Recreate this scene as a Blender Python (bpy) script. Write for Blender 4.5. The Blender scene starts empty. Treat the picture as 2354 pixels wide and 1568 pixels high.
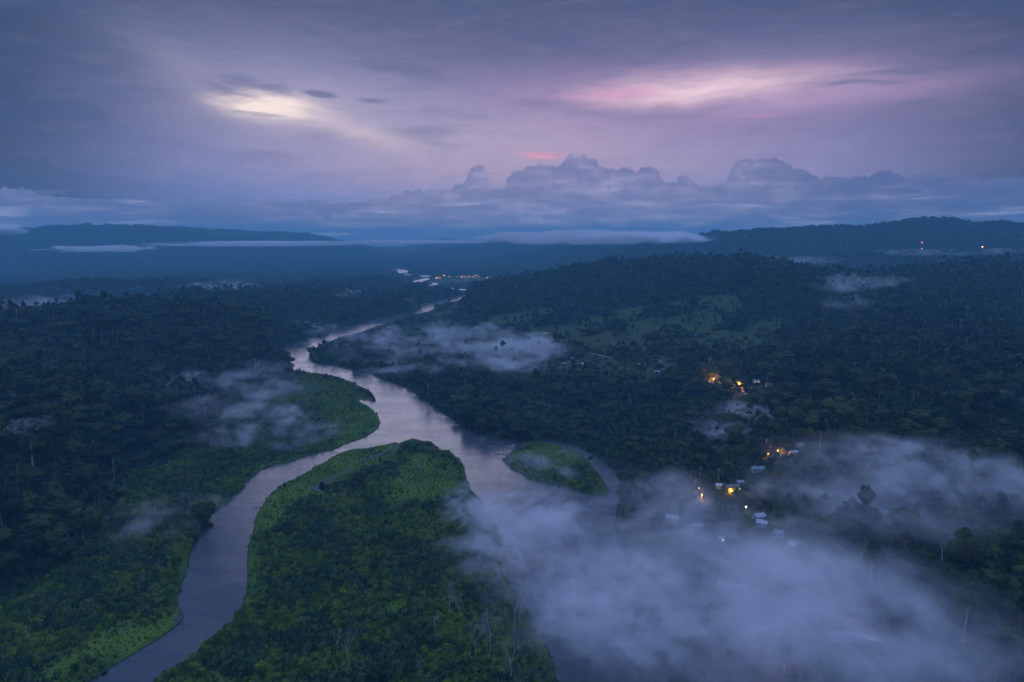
import bpy, bmesh, math, random
import numpy as np
from mathutils import Vector, Matrix
R = math.radians
sc = bpy.context.scene
col = sc.collection
random.seed(7); rng = np.random.default_rng(11)

# ------------------------------------------------------------------ camera
CAM_H = 300.0
PITCH = R(8.66)
cd = bpy.data.cameras.new('camera'); cd.lens = 24; cd.sensor_width = 36
cd.clip_start = 1.0; cd.clip_end = 90000
cam = bpy.data.objects.new('camera', cd); col.objects.link(cam)
cam.location = (0, 0, CAM_H); cam.rotation_euler = (R(90) - PITCH, 0, 0)
sc.camera = cam
sc.view_settings.view_transform = 'Standard'; sc.view_settings.look = 'None'
sc.view_settings.exposure = 0.4; sc.view_settings.gamma = 1.0
sc.view_settings.use_curve_mapping = False
cy = sc.cycles
cy.max_bounces = 8; cy.diffuse_bounces = 2; cy.glossy_bounces = 2; cy.transmission_bounces = 1
cy.volume_bounces = 6; cy.use_adaptive_sampling = True; cy.adaptive_threshold = 0.03; cy.adaptive_min_samples = 24; cy.volume_step_rate = 1.0; cy.volume_preview_step_rate = 1.0; cy.volume_max_steps = 256
cy.sample_clamp_indirect = 4.0
cy.use_denoising = True; cy.denoiser = 'OPENIMAGEDENOISE'; cy.denoising_input_passes = 'RGB_ALBEDO_NORMAL'

FD = 1569.4                                   # focal length in the 2354 px wide view the outlines are read in
def ray(u, v):                                # direction for a point of the photograph (2354 x 1568)
    x = (u - 1177) / FD; y = (784 - v) / FD
    c, s = math.cos(PITCH), math.sin(PITCH)
    return np.array([x, c + y * s, -s + y * c])
def ground(u, v, z=0.0):                      # where that direction meets the level z
    d = ray(u, v); t = (z - CAM_H) / d[2]
    return np.array([d[0] * t, d[1] * t])
def at_dist(u, v, r):                         # the point at horizontal distance r: x, y, z
    d = ray(u, v); t = r / math.hypot(d[0], d[1])
    return np.array([d[0] * t, d[1] * t, CAM_H + d[2] * t])
def lin(r, g, b):
    f = lambda c: c / 12.92 if c <= 0.04045 else ((c + 0.055) / 1.055) ** 2.4
    return (f(r / 255), f(g / 255), f(b / 255), 1.0)

# ------------------------------------------------------------------ node helper
class E:                                      # arithmetic on shader sockets
    def __init__(s, t, k): s.t, s.k = t, k
    def m(s, op, *o, clamp=False):
        n = s.t.nodes.new('ShaderNodeMath'); n.operation = op; n.use_clamp = clamp
        for i, a in enumerate((s,) + o):
            if isinstance(a, E): s.t.links.new(a.k, n.inputs[i])
            else: n.inputs[i].default_value = a
        return E(s.t, n.outputs[0])
    def __add__(s, o): return s.m('ADD', o)
    def __radd__(s, o): return s.m('ADD', o)
    def __sub__(s, o): return s.m('SUBTRACT', o)
    def __rsub__(s, o): return (s * -1.0) + o
    def __mul__(s, o): return s.m('MULTIPLY', o)
    def __rmul__(s, o): return s.m('MULTIPLY', o)
    def __truediv__(s, o): return s.m('DIVIDE', o)
    def pw(s, o): return s.m('POWER', o)
    def ss(s, a, b, lo=0.0, hi=1.0):
        n = s.t.nodes.new('ShaderNodeMapRange'); n.interpolation_type = 'SMOOTHSTEP'
        s.t.links.new(s.k, n.inputs[0])
        for i, q in zip((1, 2, 3, 4), (a, b, lo, hi)): n.inputs[i].default_value = q
        return E(s.t, n.outputs[0])
def nval(t, typ, out=0): n = t.nodes.new(typ); return n, E(t, n.outputs[out])
def comb(t, x, y, z):
    n = t.nodes.new('ShaderNodeCombineXYZ')
    for i, a in enumerate((x, y, z)):
        if isinstance(a, E): t.links.new(a.k, n.inputs[i])
        else: n.inputs[i].default_value = a
    return n.outputs[0]
def noise(t, vec, scale, detail=4, rough=0.55, dist=0.0):
    n = t.nodes.new('ShaderNodeTexNoise'); n.inputs['Scale'].default_value = scale
    n.inputs['Detail'].default_value = detail; n.inputs['Roughness'].default_value = rough
    n.inputs['Distortion'].default_value = dist
    if vec is not None: t.links.new(vec, n.inputs['Vector'])
    return E(t, n.outputs['Fac'])
def mix(t, f, a, b):
    n = t.nodes.new('ShaderNodeMix'); n.data_type = 'RGBA'; n.clamp_factor = True
    if isinstance(f, E): t.links.new(f.k, n.inputs[0])
    else: n.inputs[0].default_value = f
    for i, q in ((6, a), (7, b)):
        if isinstance(q, (tuple, list)): n.inputs[i].default_value = q if len(q) == 4 else (*q, 1)
        else: t.links.new(q, n.inputs[i])
    return n.outputs[2]
def addcol(t, f, a, b):
    n = t.nodes.new('ShaderNodeMix'); n.data_type = 'RGBA'; n.blend_type = 'ADD'; n.clamp_factor = False
    if isinstance(f, E): t.links.new(f.k, n.inputs[0])
    else: n.inputs[0].default_value = f
    for i, q in ((6, a), (7, b)):
        if isinstance(q, (tuple, list)): n.inputs[i].default_value = q if len(q) == 4 else (*q, 1)
        else: t.links.new(q, n.inputs[i])
    return n.outputs[2]

# ------------------------------------------------------------------ world: dusk overcast sky
SUN_AZ, SUN_EL = R(-10), R(13)
w = bpy.data.worlds.new('World'); sc.world = w; w.use_nodes = True
t = w.node_tree; t.nodes.clear()
tc = t.nodes.new('ShaderNodeTexCoord'); sp = t.nodes.new('ShaderNodeSeparateXYZ')
t.links.new(tc.outputs['Generated'], sp.inputs[0])
X, Y, Z = (E(t, sp.outputs[i]) for i in range(3))
hyp = (X * X + Y * Y).pw(0.5).m('MAXIMUM', 1e-4)
AZ = X.m('ARCTAN2', Y); EL = Z / hyp           # azimuth (0 = ahead) and tangent of elevation
def ae(u, v):
    d = ray(u, v); return math.atan2(d[0], d[1]), d[2] / math.hypot(d[0], d[1])
def EV(v): return ae(1177, v)[1]
warp = noise(t, comb(t, AZ * 3.0, EL * 9.0, 0.0), 1.6, 3, 0.5) - 0.5
warp2 = noise(t, comb(t, AZ * 3.0, EL * 9.0, 5.3), 1.6, 3, 0.5) - 0.5
A2 = AZ + warp * 0.07; L2 = EL + warp2 * 0.026
def blob(u, v, hu, hv, soft=1.0, tilt=0.0, warped=True):
    a0, e0 = ae(u, v); wa = hu / FD; we = hv / FD
    a = (A2 if warped else AZ) - a0; e = (L2 if warped else EL) - e0
    if tilt: e = e - a * tilt
    a = a / wa; e = e / we
    q = (a * a + e * e) * (-1.0 / soft)
    return q.m('EXPONENT')
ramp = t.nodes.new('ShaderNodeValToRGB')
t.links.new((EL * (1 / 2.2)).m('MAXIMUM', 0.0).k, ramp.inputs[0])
stops = [(545, (84, 108, 168)), (470, (104, 122, 176)), (400, (112, 124, 174)), (300, (98, 110, 152)),
         (180, (84, 94, 132)), (60, (70, 80, 112)), (0, (62, 75, 106))]
cr = ramp.color_ramp
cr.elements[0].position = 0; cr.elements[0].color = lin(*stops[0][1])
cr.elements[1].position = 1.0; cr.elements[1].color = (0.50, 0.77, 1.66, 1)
for v, c in stops[1:]:
    e = cr.elements.new(min(EV(v) / 2.2, .99)); e.color = lin(*c)
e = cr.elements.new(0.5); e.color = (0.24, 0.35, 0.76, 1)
e = cr.elements.new(0.27); e.color = lin(62, 86, 124)
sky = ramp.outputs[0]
streak = noise(t, comb(t, A2 * 3.5, L2 * 16.0, 1.7), 1.5, 6, 0.55, 0.6)
streak2 = noise(t, comb(t, A2 * 9.0, L2 * 46.0, 7.7), 1.5, 5, 0.6, 0.5)
# darker blue towards both sides of the glow
sky = mix(t, (AZ * AZ).ss(0.05, 0.42, 0, 0.9) * EL.ss(0.75, 0.36), sky, lin(42, 60, 88))
# broad mauve glow behind the overcast
sky = mix(t, blob(1440, 250, 640, 115) * 0.8, sky, lin(146, 122, 158))
sky = mix(t, blob(1100, 345, 380, 80) * 0.95, sky, lin(172, 152, 176))
sky = mix(t, blob(800, 260, 330, 120, tilt=-0.25) * 0.8, sky, lin(142, 138, 168))
sky = mix(t, blob(430, 165, 110, 50, tilt=-0.6) * 0.3, sky, lin(142, 140, 160))
sky = mix(t, blob(1200, 60, 560, 90) * 0.4, sky, lin(86, 86, 120))
sky = mix(t, streak.ss(0.48, 0.72) * EL.ss(EV(500), EV(380)) * 0.36, sky, lin(62, 78, 116))
sky = mix(t, streak.ss(0.48, 0.28) * EL.ss(EV(500), EV(380)) * 0.12, sky, lin(128, 124, 152))
# openings that let the afterglow through
g1 = blob(625, 247, 130, 32, 1.0) * (streak2.ss(0.66, 0.4, 0.75, 1.1))
sky = mix(t, blob(640, 250, 190, 50) * 0.5, sky, lin(176, 160, 176))
sky = mix(t, g1.ss(0.1, 1.0) * 0.9, sky, lin(240, 220, 210))
sky = mix(t, blob(850, 305, 100, 22, 1.0, -0.3) * 0.5, sky, lin(210, 188, 192))
g2 = blob(1620, 203, 300, 44, 1.0) * (streak2.ss(0.75, 0.3, 0.7, 1.15))
sky = mix(t, g2.ss(0.05, 1.1) * 0.85, sky, lin(200, 168, 184))
sky = mix(t, blob(1610, 214, 170, 22, 1.0, 0.02) * (streak2.ss(0.7, 0.35, 0.5, 1.0)) * 0.7, sky, lin(232, 202, 208))
sky = mix(t, blob(1430, 215, 90, 14) * 0.45, sky, lin(204, 140, 174))
sky = mix(t, blob(1900, 225, 260, 26, tilt=0.04) * 0.5, sky, lin(172, 142, 174))
sky = mix(t, blob(1330, 390, 620, 55) * 0.6, sky, lin(164, 144, 168))
fine = noise(t, comb(t, A2 * 16.0, L2 * 70.0, 2.2), 1.3, 8, 0.58, 0.8)
sky = mix(t, fine.ss(0.5, 0.68) * EL.ss(0.8, 0.3) * 0.10, sky, lin(66, 78, 116))
sky = mix(t, fine.ss(0.5, 0.34) * EL.ss(0.8, 0.3) * 0.05, sky, lin(168, 154, 176))
# small dark cloudlets
for (u, v, a, b, k) in ((745, 215, 36, 8, .7), (858, 224, 34, 6, .6), (590, 262, 60, 4, .35), (1985, 195, 75, 9, .5), (2080, 165, 120, 7, .4),
                        (2060, 245, 90, 6, .35), (270, 205, 110, 8, .4), (1095, 235, 40, 6, .25), (560, 200, 110, 22, .5)):
    bb = blob(u, v, a, b) * streak2.ss(0.3, 0.6, 0.5, 1.3)
    sky = mix(t, bb.ss(0.25, 0.9) * k, sky, lin(84, 92, 130))
# salmon wisps above the cumulus
for (u, v, a, b, k) in ((1250, 352, 52, 3.2, .85), (1262, 362, 44, 3.5, .95), (1225, 357, 30, 3, .6), (1420, 355, 16, 2.4, .5), (1735, 268, 36, 4, .35), (1143, 343, 18, 2, .35)):
    bb = blob(u, v, a, b, warped=False) * streak2.ss(0.4, 0.6, 0.6, 1.3)
    sky = mix(t, bb * (k * 0.75) * fine.ss(0.62, 0.42, 0.4, 1.0), sky, lin(226, 140, 162))
# cumulus bank standing along the horizon
bank = [(-900, 452), (-300, 440), (0, 428), (60, 430), (100, 440), (200, 452), (300, 448), (430, 462), (560, 466), (640, 456), (700, 458), (800, 460), (862, 452),
        (880, 442), (930, 438), (960, 434), (1030, 434), (1045, 418), (1068, 412), (1075, 396), (1090, 384), (1104, 376), (1116, 380), (1120, 400), (1128, 422), (1150, 428), (1164, 420),
        (1168, 398), (1185, 386), (1200, 384), (1215, 376), (1235, 379), (1250, 374), (1278, 378), (1290, 362), (1305, 356), (1325, 351), (1350, 356), (1372, 366),
        (1395, 380), (1420, 388), (1436, 378), (1455, 384), (1468, 394), (1478, 380), (1512, 384), (1520, 402), (1545, 414), (1565, 396), (1585, 404), (1600, 418), (1625, 424),
        (1650, 416), (1672, 412), (1682, 388), (1692, 366), (1712, 360), (1732, 366), (1752, 362), (1775, 356), (1792, 362), (1815, 376), (1845, 386), (1866, 392), (1880, 406), (1905, 402),
        (1985, 400), (2005, 392), (2040, 391), (2100, 398), (2200, 400), (2354, 402), (2900, 405)]
billow = t.nodes.new('ShaderNodeTexVoronoi'); billow.feature = 'SMOOTH_F1'; billow.inputs['Scale'].default_value = 1.0
billow.inputs['Smoothness'].default_value = 0.2; billow.inputs['Detail'].default_value = 3.0; billow.inputs['Roughness'].default_value = 0.5; billow.normalize = True
t.links.new(comb(t, AZ * 62.0 + warp * 4, EL * 70.0 + warp2 * 4, 3.0), billow.inputs['Vector'])
BI = E(t, billow.outputs['Distance'])
edge = noise(t, comb(t, AZ * 60.0, EL * 60.0, 2.0), 1.0, 5, 0.6) - 0.5
def curve(points, src):
    fc = t.nodes.new('ShaderNodeFloatCurve'); cm = fc.mapping; c = cm.curves[0]
    pts = sorted((ae(u, v) for u, v in points))
    a0, a1 = pts[0][0], pts[-1][0]; EM = 0.16
    c.points[0].location = (0, pts[0][1] / EM); c.points[1].location = (1, pts[-1][1] / EM)
    for a, e in pts[1:-1]: c.points.new((a - a0) / (a1 - a0), e / EM)
    for p in c.points: p.handle_type = 'AUTO_CLAMPED'
    cm.update()
    t.links.new(((src - a0) * (1 / (a1 - a0))).k, fc.inputs['Value'])
    return E(t, fc.outputs[0]) * EM
top = curve(bank, AZ + edge * 0.016)
bil2 = t.nodes.new('ShaderNodeTexVoronoi'); bil2.feature = 'SMOOTH_F1'; bil2.inputs['Smoothness'].default_value = 0.15; bil2.inputs['Scale'].default_value = 1.0; bil2.inputs['Detail'].default_value = 1.0
t.links.new(comb(t, AZ * 150.0 + edge * 0.8, EL * 160.0 + edge * 0.8, 8.0), bil2.inputs['Vector'])
B2 = E(t, bil2.outputs['Distance'])
body = top - EL - (BI - 0.33) * 0.020 - (B2 - 0.4) * 0.0065
mask = body.ss(-0.0002, 0.0016)
bcol = mix(t, EL.ss(EV(545), EV(400)), lin(116, 124, 160), lin(134, 130, 164))
shade = noise(t, comb(t, AZ * 15.0, EL * 48.0, 9.0), 1.2, 7, 0.6, 0.35)
bcol = mix(t, shade.ss(0.45, 0.66) * 0.5, bcol, lin(84, 96, 140))
bcol = mix(t, shade.ss(0.50, 0.32) * 0.7, bcol, lin(172, 164, 192))
bcol = mix(t, BI.ss(0.15, 0.5) * 0.4, bcol, lin(92, 102, 146))
bcol = mix(t, BI.ss(0.2, 0.02) * EL.ss(EV(520), EV(440)) * 0.3, bcol, lin(168, 158, 188))
bcol = mix(t, body.ss(0.030, 0.0) * 0.35, bcol, lin(104, 106, 146))
bcol = mix(t, AZ.ss(0.22, 0.5) * 0.6, bcol, lin(58, 80, 124))
bcol = mix(t, AZ.ss(-0.08, -0.45) * 0.65, bcol, lin(78, 98, 142))
sky = mix(t, mask * 0.97, sky, bcol)
# low stratus lines
st = noise(t, comb(t, AZ * 9.0, EL * 90.0, 4.0), 1.0, 6, 0.58, 0.4)
sky = mix(t, st.ss(0.52, 0.72) * EL.ss(EV(440), EV(480)) * EL.ss(EV(560), EV(535)) * 0.75, sky, lin(160, 162, 196))
sky = mix(t, st.ss(0.46, 0.30) * EL.ss(EV(430), EV(480)) * 0.4, sky, lin(66, 88, 136))
for (u, v, a, b) in ((768, 538, 30, 3.2), (795, 537, 12, 3), (745, 541, 20, 2), (1700, 540, 40, 9), (12, 525, 26, 8)):
    sky = mix(t, blob(u, v, a, b, warped=False) * streak2.ss(0.35, 0.6, 0.5, 1.2), sky, lin(226, 226, 244))
nish = t.nodes.new('ShaderNodeTexSky'); nish.sky_type = 'NISHITA'; nish.sun_disc = False
nish.sun_elevation = SUN_EL; nish.sun_rotation = SUN_AZ
sky = addcol(t, 0.0004, sky, nish.outputs[0])
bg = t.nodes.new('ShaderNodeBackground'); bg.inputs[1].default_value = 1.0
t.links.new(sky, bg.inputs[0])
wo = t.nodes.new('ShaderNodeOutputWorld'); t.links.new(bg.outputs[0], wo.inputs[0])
w.cycles.sampling_method = 'MANUAL'; w.cycles.sample_map_resolution = 512

sd = bpy.data.lights.new('sun', 'SUN'); sd.energy = 0.18; sd.angle = R(26); sd.color = (0.94, 0.84, 1.0)
sun = bpy.data.objects.new('sun', sd); col.objects.link(sun)
sun.rotation_euler = (R(90) - SUN_EL, 0, math.pi - SUN_AZ)     # weak afterglow, from ahead

# ------------------------------------------------------------------ numpy noise
_P = np.random.default_rng(3).permutation(512)
_P = np.concatenate([_P, _P, _P])
_G = np.stack([np.cos(np.arange(64) * 2 * np.pi / 64), np.sin(np.arange(64) * 2 * np.pi / 64)], 1)
def perlin(x, y):
    xi = np.floor(x).astype(np.int64); yi = np.floor(y).astype(np.int64)
    fx = x - xi; fy = y - yi; u = fx * fx * fx * (fx * (fx * 6 - 15) + 10); v = fy * fy * fy * (fy * (fy * 6 - 15) + 10)
    def g(ix, iy, dx, dy):
        h = _P[_P[ix & 511] + (iy & 511)] & 63; q = _G[h]; return q[..., 0] * dx + q[..., 1] * dy
    a = g(xi, yi, fx, fy); b = g(xi + 1, yi, fx - 1, fy); c = g(xi, yi + 1, fx, fy - 1); d = g(xi + 1, yi + 1, fx - 1, fy - 1)
    return (a + (b - a) * u) * (1 - v) + (c + (d - c) * u) * v
def fbm(x, y, s, o=4, off=0.0):
    r = 0; a = 1.0; f = 1.0 / s; n = 0
    for i in range(o):
        r = r + a * perlin(x * f + off + 17.3 * i, y * f - off + 5.1 * i); n += a; a *= 0.5; f *= 2.03
    return r * 1.5 / n
def sstep(a, b, x): q = np.clip((x - a) / (b - a), 0, 1); return q * q * (3 - 2 * q)

# ------------------------------------------------------------------ water outlines (read in source px, then laid on the ground plane)
def src(zx, zy, x0, y0, s): return ((x0 + zx / s) * 2354 / 3840, (y0 + zy / s) * 2354 / 3840)
def P(pts, x0, y0, s=2.354): return [src(a, b, x0, y0, s) for a, b in pts]
A0 = (900, 800); A1 = (900, 1400); A2_ = (0, 1400); A3 = (0, 1900); A4 = (1800, 1400); A5 = (1450, 980, 4.708)
west_bank = P([(1610,795),(1600,850),(1540,880),(1420,895),(1300,915),(1180,935),(1080,975),(950,1010),(850,1035),(760,1060),(680,1085),(600,1095),(590,1120),(520,1135),(430,1150),(380,1175),(350,1195),(400,1230),(440,1265),(460,1300),(440,1340),(450,1380),(520,1400),(640,1412)], *A0) \
  + P([(740,12),(850,30),(960,65),(1050,110),(1130,155),(1180,190),(1200,220),(1190,245),(1150,250),(1100,240),(1055,235),(1090,265),(1150,290),(1200,340),(1240,385),(1252,430),(1240,480),(1200,515),(1140,550),(1080,582),(980,615),(900,645),(820,675),(740,695),(640,720),(540,760),(440,790),(350,805),(280,820),(200,860),(120,920),(50,980)], *A1) \
  + P([(2250,950),(2130,1050),(2030,1130),(1960,1190),(1890,1220),(1870,1300),(1870,1350),(1800,1420)], *A2_) \
  + P([(1780,300),(1740,350),(1710,420),(1690,500),(1670,570),(1650,640),(1620,720),(1600,800),(1620,900),(1660,960),(1640,1020),(1560,1080),(1480,1140),(1380,1210),(1280,1260),(1180,1330),(1060,1400),(940,1480),(840,1549),(700,1640),(560,1740)], *A3)
delta = P([(1150,1700),(1250,1600),(1350,1520),(1420,1460),(1560,1390),(1660,1310),(1740,1240),(1830,1150),(1900,1110),(1960,1060),(2030,1000),(2045,930),(2100,880),(2130,800),(2150,740),(2155,600),(2150,480),(2160,380),(2190,280),(2220,190),(2220,130),(2250,60)], *A3) \
  + P([(170,1180),(210,1110),(270,1050),(340,990),(390,960),(450,940),(520,900),(600,860),(640,820),(720,790),(800,740),(880,700),(930,685),(1000,670),(1100,662),(1200,640),(1300,625),(1380,605),(1410,620),(1440,600),(1490,580),(1540,575),(1620,595),(1700,600),(1740,640),(1790,680),(1850,670),(1900,720),(1950,760),(1980,800),(2000,850),(2010,930),(2040,980),(2070,1040),(2130,1110),(2180,1170),(2210,1240),(2240,1300),(2300,1380),(2330,1440),(2340,1490)], *A1) \
  + [(x * .61302, y * .61302) for x, y in [(1888,2050),(1876,2080),(1902,2155),(1950,2240),(2000,2310),(2050,2384),(2068,2431),(2080,2470),(2095,2520),(2106,2558),(2140,2700),(2160,2800)]]
east_bank = P([(1715,815),(1710,840),(1660,865),(1600,880),(1540,900),(1480,912),(1400,930),(1330,950),(1250,985),(1180,1005),(1080,1040),(960,1075),(860,1100),(780,1135),(720,1150),(660,1185),(615,1215),(595,1250),(605,1290),(650,1320),(740,1333),(830,1340),(900,1355),(980,1375),(1060,1400)], *A0) \
  + P([(1130,0),(1230,35),(1330,80),(1440,120),(1530,175),(1600,230),(1680,280),(1760,335),(1830,385),(1900,440),(1960,490),(2060,540),(2150,570),(2250,590),(2354,600)], *A1) \
  + P([(200,590),(330,612),(450,600),(600,596),(740,628),(850,650),(1000,740),(1100,800),(1180,870),(1200,930),(1240,980),(1200,1020),(1180,1060),(1220,1080),(1210,1120),(1190,1160),(1180,1240)], *A4) \
  + [(x * .61302, y * .61302) for x, y in [(2300,2000),(2335,2100),(2370,2200),(2385,2300),(2385,2400),(2400,2558),(2420,2700),(2450,2800)]]
islet = P([(370,640),(450,608),(560,605),(700,640),(800,672),(900,712),(960,772),(1020,842),(1080,920),(1130,990),(1160,1040),(1150,1080),(1080,1090),(980,1085),(860,1050),(740,1010),(640,985),(560,970),(480,960),(400,930),(340,885),(260,840),(200,785),(180,760),(260,700)], *A4)
reaches = [P(q, *A5) for q in (
 [(640,760),(740,735),(900,700),(1050,680),(1170,650),(1280,630),(1350,615),(1380,600),(1420,565),(1450,550),(1435,590),(1400,620),(1340,660),(1310,690),(1230,712),(1100,735),(1000,745),(900,765),(830,775),(840,820),(780,850),(700,890),(640,905),(600,890),(630,800)],
 [(1100,466),(1200,476),(1320,485),(1425,498),(1415,522),(1300,507),(1180,492)],
 [(1290,575),(1400,572),(1400,586),(1290,584)],
 [(710,438),(780,415),(830,400),(785,378),(850,380),(925,402),(880,415),(800,427),(740,441)],
 [(448,350),(520,340),(600,320),(640,303),(740,298),(745,322),(680,337),(620,352),(680,377),(640,374),(560,357),(450,374)],
 [(550,253),(640,256),(760,256),(755,273),(640,272),(580,266)],
 [(178,135),(250,145),(340,150),(370,165),(350,190),(370,208),(290,207),(230,215),(200,205),(195,165)],
 [(300,222),(420,238),(415,252),(340,242)], [(250,378),(380,376),(370,388),(270,396)])]
gpoly = lambda pts: np.array([ground(u, v) for u, v in pts])
W_main = gpoly(west_bank + east_bank[::-1]) if False else None
# main channel = area between the west bank and the east bank, minus the delta island and the islet
MAIN = gpoly(west_bank + [(560, 1800), (1700, 1800)] + east_bank[::-1])
DELTA = gpoly(delta); ISLET = gpoly(islet); REACH = [gpoly(q) for q in reaches]

def inside(poly, x, y):
    r = np.zeros(x.shape, bool); n = len(poly)
    bx0, by0 = poly.min(0); bx1, by1 = poly.max(0)
    m = (x >= bx0) & (x <= bx1) & (y >= by0) & (y <= by1)
    if not m.any(): return r
    xx, yy = x[m], y[m]; q = np.zeros(xx.shape, bool)
    for i in range(n):
        x1, y1 = poly[i]; x2, y2 = poly[(i + 1) % n]
        if y1 == y2: continue
        c = ((y1 > yy) != (y2 > yy)) & (xx < (x2 - x1) * (yy - y1) / (y2 - y1) + x1); q ^= c
    r[m] = q; return r
def edist(poly, x, y, lim):
    d = np.full(x.shape, lim * 1.0); n = len(poly)
    for i in range(n):
        x1, y1 = poly[i]; x2, y2 = poly[(i + 1) % n]
        m = (x > min(x1, x2) - lim) & (x < max(x1, x2) + lim) & (y > min(y1, y2) - lim) & (y < max(y1, y2) + lim)
        if not m.any(): continue
        px, py = x[m] - x1, y[m] - y1; dx, dy = x2 - x1, y2 - y1; L = dx * dx + dy * dy + 1e-9
        tt = np.clip((px * dx + py * dy) / L, 0, 1)
        d[m] = np.minimum(d[m], np.hypot(px - tt * dx, py - tt * dy))
    return d
def water_sd(x, y, lim=60.0):                 # signed distance to the water: negative on the water
    x = np.asarray(x, float); y = np.asarray(y, float)
    far = y > 7500
    w_ = inside(MAIN, x, y) & ~inside(DELTA, x, y) & ~inside(ISLET, x, y)
    d = np.minimum(np.minimum(edist(MAIN, x, y, lim), edist(DELTA, x, y, lim)), edist(ISLET, x, y, lim))
    # edges of MAIN outside the photograph do not matter
    for q in REACH:
        w_ |= inside(q, x, y); d = np.minimum(d, edist(q, x, y, lim))
    return np.where(w_, -d, d)

# ------------------------------------------------------------------ relief: ridge lines as (u, v, distance) of the crest
RIDGES = [
 # crest points, front width, back width
 ([(-500,760,1500),(-300,722,1800),(0,724,1880),(120,708,1850),(250,700,1850),(430,708,1900),(520,738,1850),(590,785,1720),(640,825,1630)], 330, 260),
 ([(-700,900,900),(-300,860,1130),(-100,850,1280),(150,880,1330),(330,930,1300)], 260, 260),
 ([(300,712,2650),(430,674,2800),(600,672,2800),(700,672,2850),(800,688,2800),(850,705,2700)], 230, 260),
 ([(-400,660,3900),(0,657,3900),(200,643,3900),(400,641,3900),(540,655,3800)], 300, 350),
 ([(620,655,4000),(750,640,4000),(850,636,4050),(875,650,3950)], 260, 300),
 ([(1105,690,3050),(1135,668,3050),(1190,646,3050),(1300,633,3000)], 280, 300),
 ([(1190,650,2950),(1300,633,2950),(1430,608,2900),(1500,602,2900),(1580,595,2850),(1700,597,2750),(1780,608,2600),(1830,632,2450),(1880,690,2250),(1930,760,2050)], 560, 420),
 ([(1430,608,2900),(1370,690,2350),(1330,750,2100)], 240, 240),
 ([(1620,600,2800),(1610,690,2250),(1580,780,1850)], 250, 250),
 ([(1800,612,2550),(1800,700,2050),(1790,800,1700)], 220, 220),
 ([(1930,660,3300),(2000,628,3200),(2150,617,3100),(2354,606,3000),(2700,600,2900)], 700, 600),
 ([(2150,617,3000),(2130,690,2200),(2200,780,1550),(2300,900,1120),(2450,1040,860),(2700,1240,700)], 360, 420),
 ([(2500,1250,620),(2380,1330,600),(2250,1420,520)], 170, 170),
 ([(1650,594,4500),(1900,585,4600),(2100,582,4600),(2354,579,4500),(2700,575,4500)], 500, 600),
 ([(1340,566,7600),(1450,566,7200),(1550,551,6600),(1620,538,6300),(1690,531,6200),(1715,541,6000),(1760,528,6000),(1850,523,6000),(1950,520,6000),(2050,513,6000),(2120,506,6000),(2180,504,6000),(2260,511,6000),(2354,516,6000),(2700,523,6000)], 800, 700),
 ([(830,570,11000),(950,566,11000),(1120,560,10000),(1250,557,9500),(1400,560,9000),(1500,562,8500)], 800, 800),
 ([(1220,590,7200),(1350,576,7000),(1430,582,6800)], 500, 500),
 ([(-600,566,10500),(-100,550,10500),(0,545,10400),(60,526,10200),(120,517,10000),(300,515,10000),(450,523,10200),(600,531,10400),(690,533,10500),(742,547,10500)], 900, 800),
 ([(-500,574,9000),(50,580,9000),(150,592,8500)], 600, 600),
 ([(980,556,13500),(1020,547,13500),(1060,552,13500)], 500, 500), ([(1100,553,13000),(1145,545,13000),(1190,553,13000)], 400, 500),
]
SEG = []
for pts, wf, wb in RIDGES:
    q = [at_dist(*p) for p in pts]
    for a, b in zip(q[:-1], q[1:]): SEG.append((a, b, wf, wb))
FLAT = []
def cap(x, y):                                # the country in front of each open reach lies low
    c = np.full(x.shape, 1e4)
    for f in (1.015, 1.03, 1.05, 1.075, 1.105, 1.14, 1.19, 1.25, 1.33, 1.45):
        s_ = water_sd(x * f, y * f, 30.0); c = np.minimum(c, CAM_H * (f - 1) / f * .8 + np.maximum(s_, 0) * 1.2 + np.where(s_ >= 29, 1e4, 0))
    return c
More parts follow.
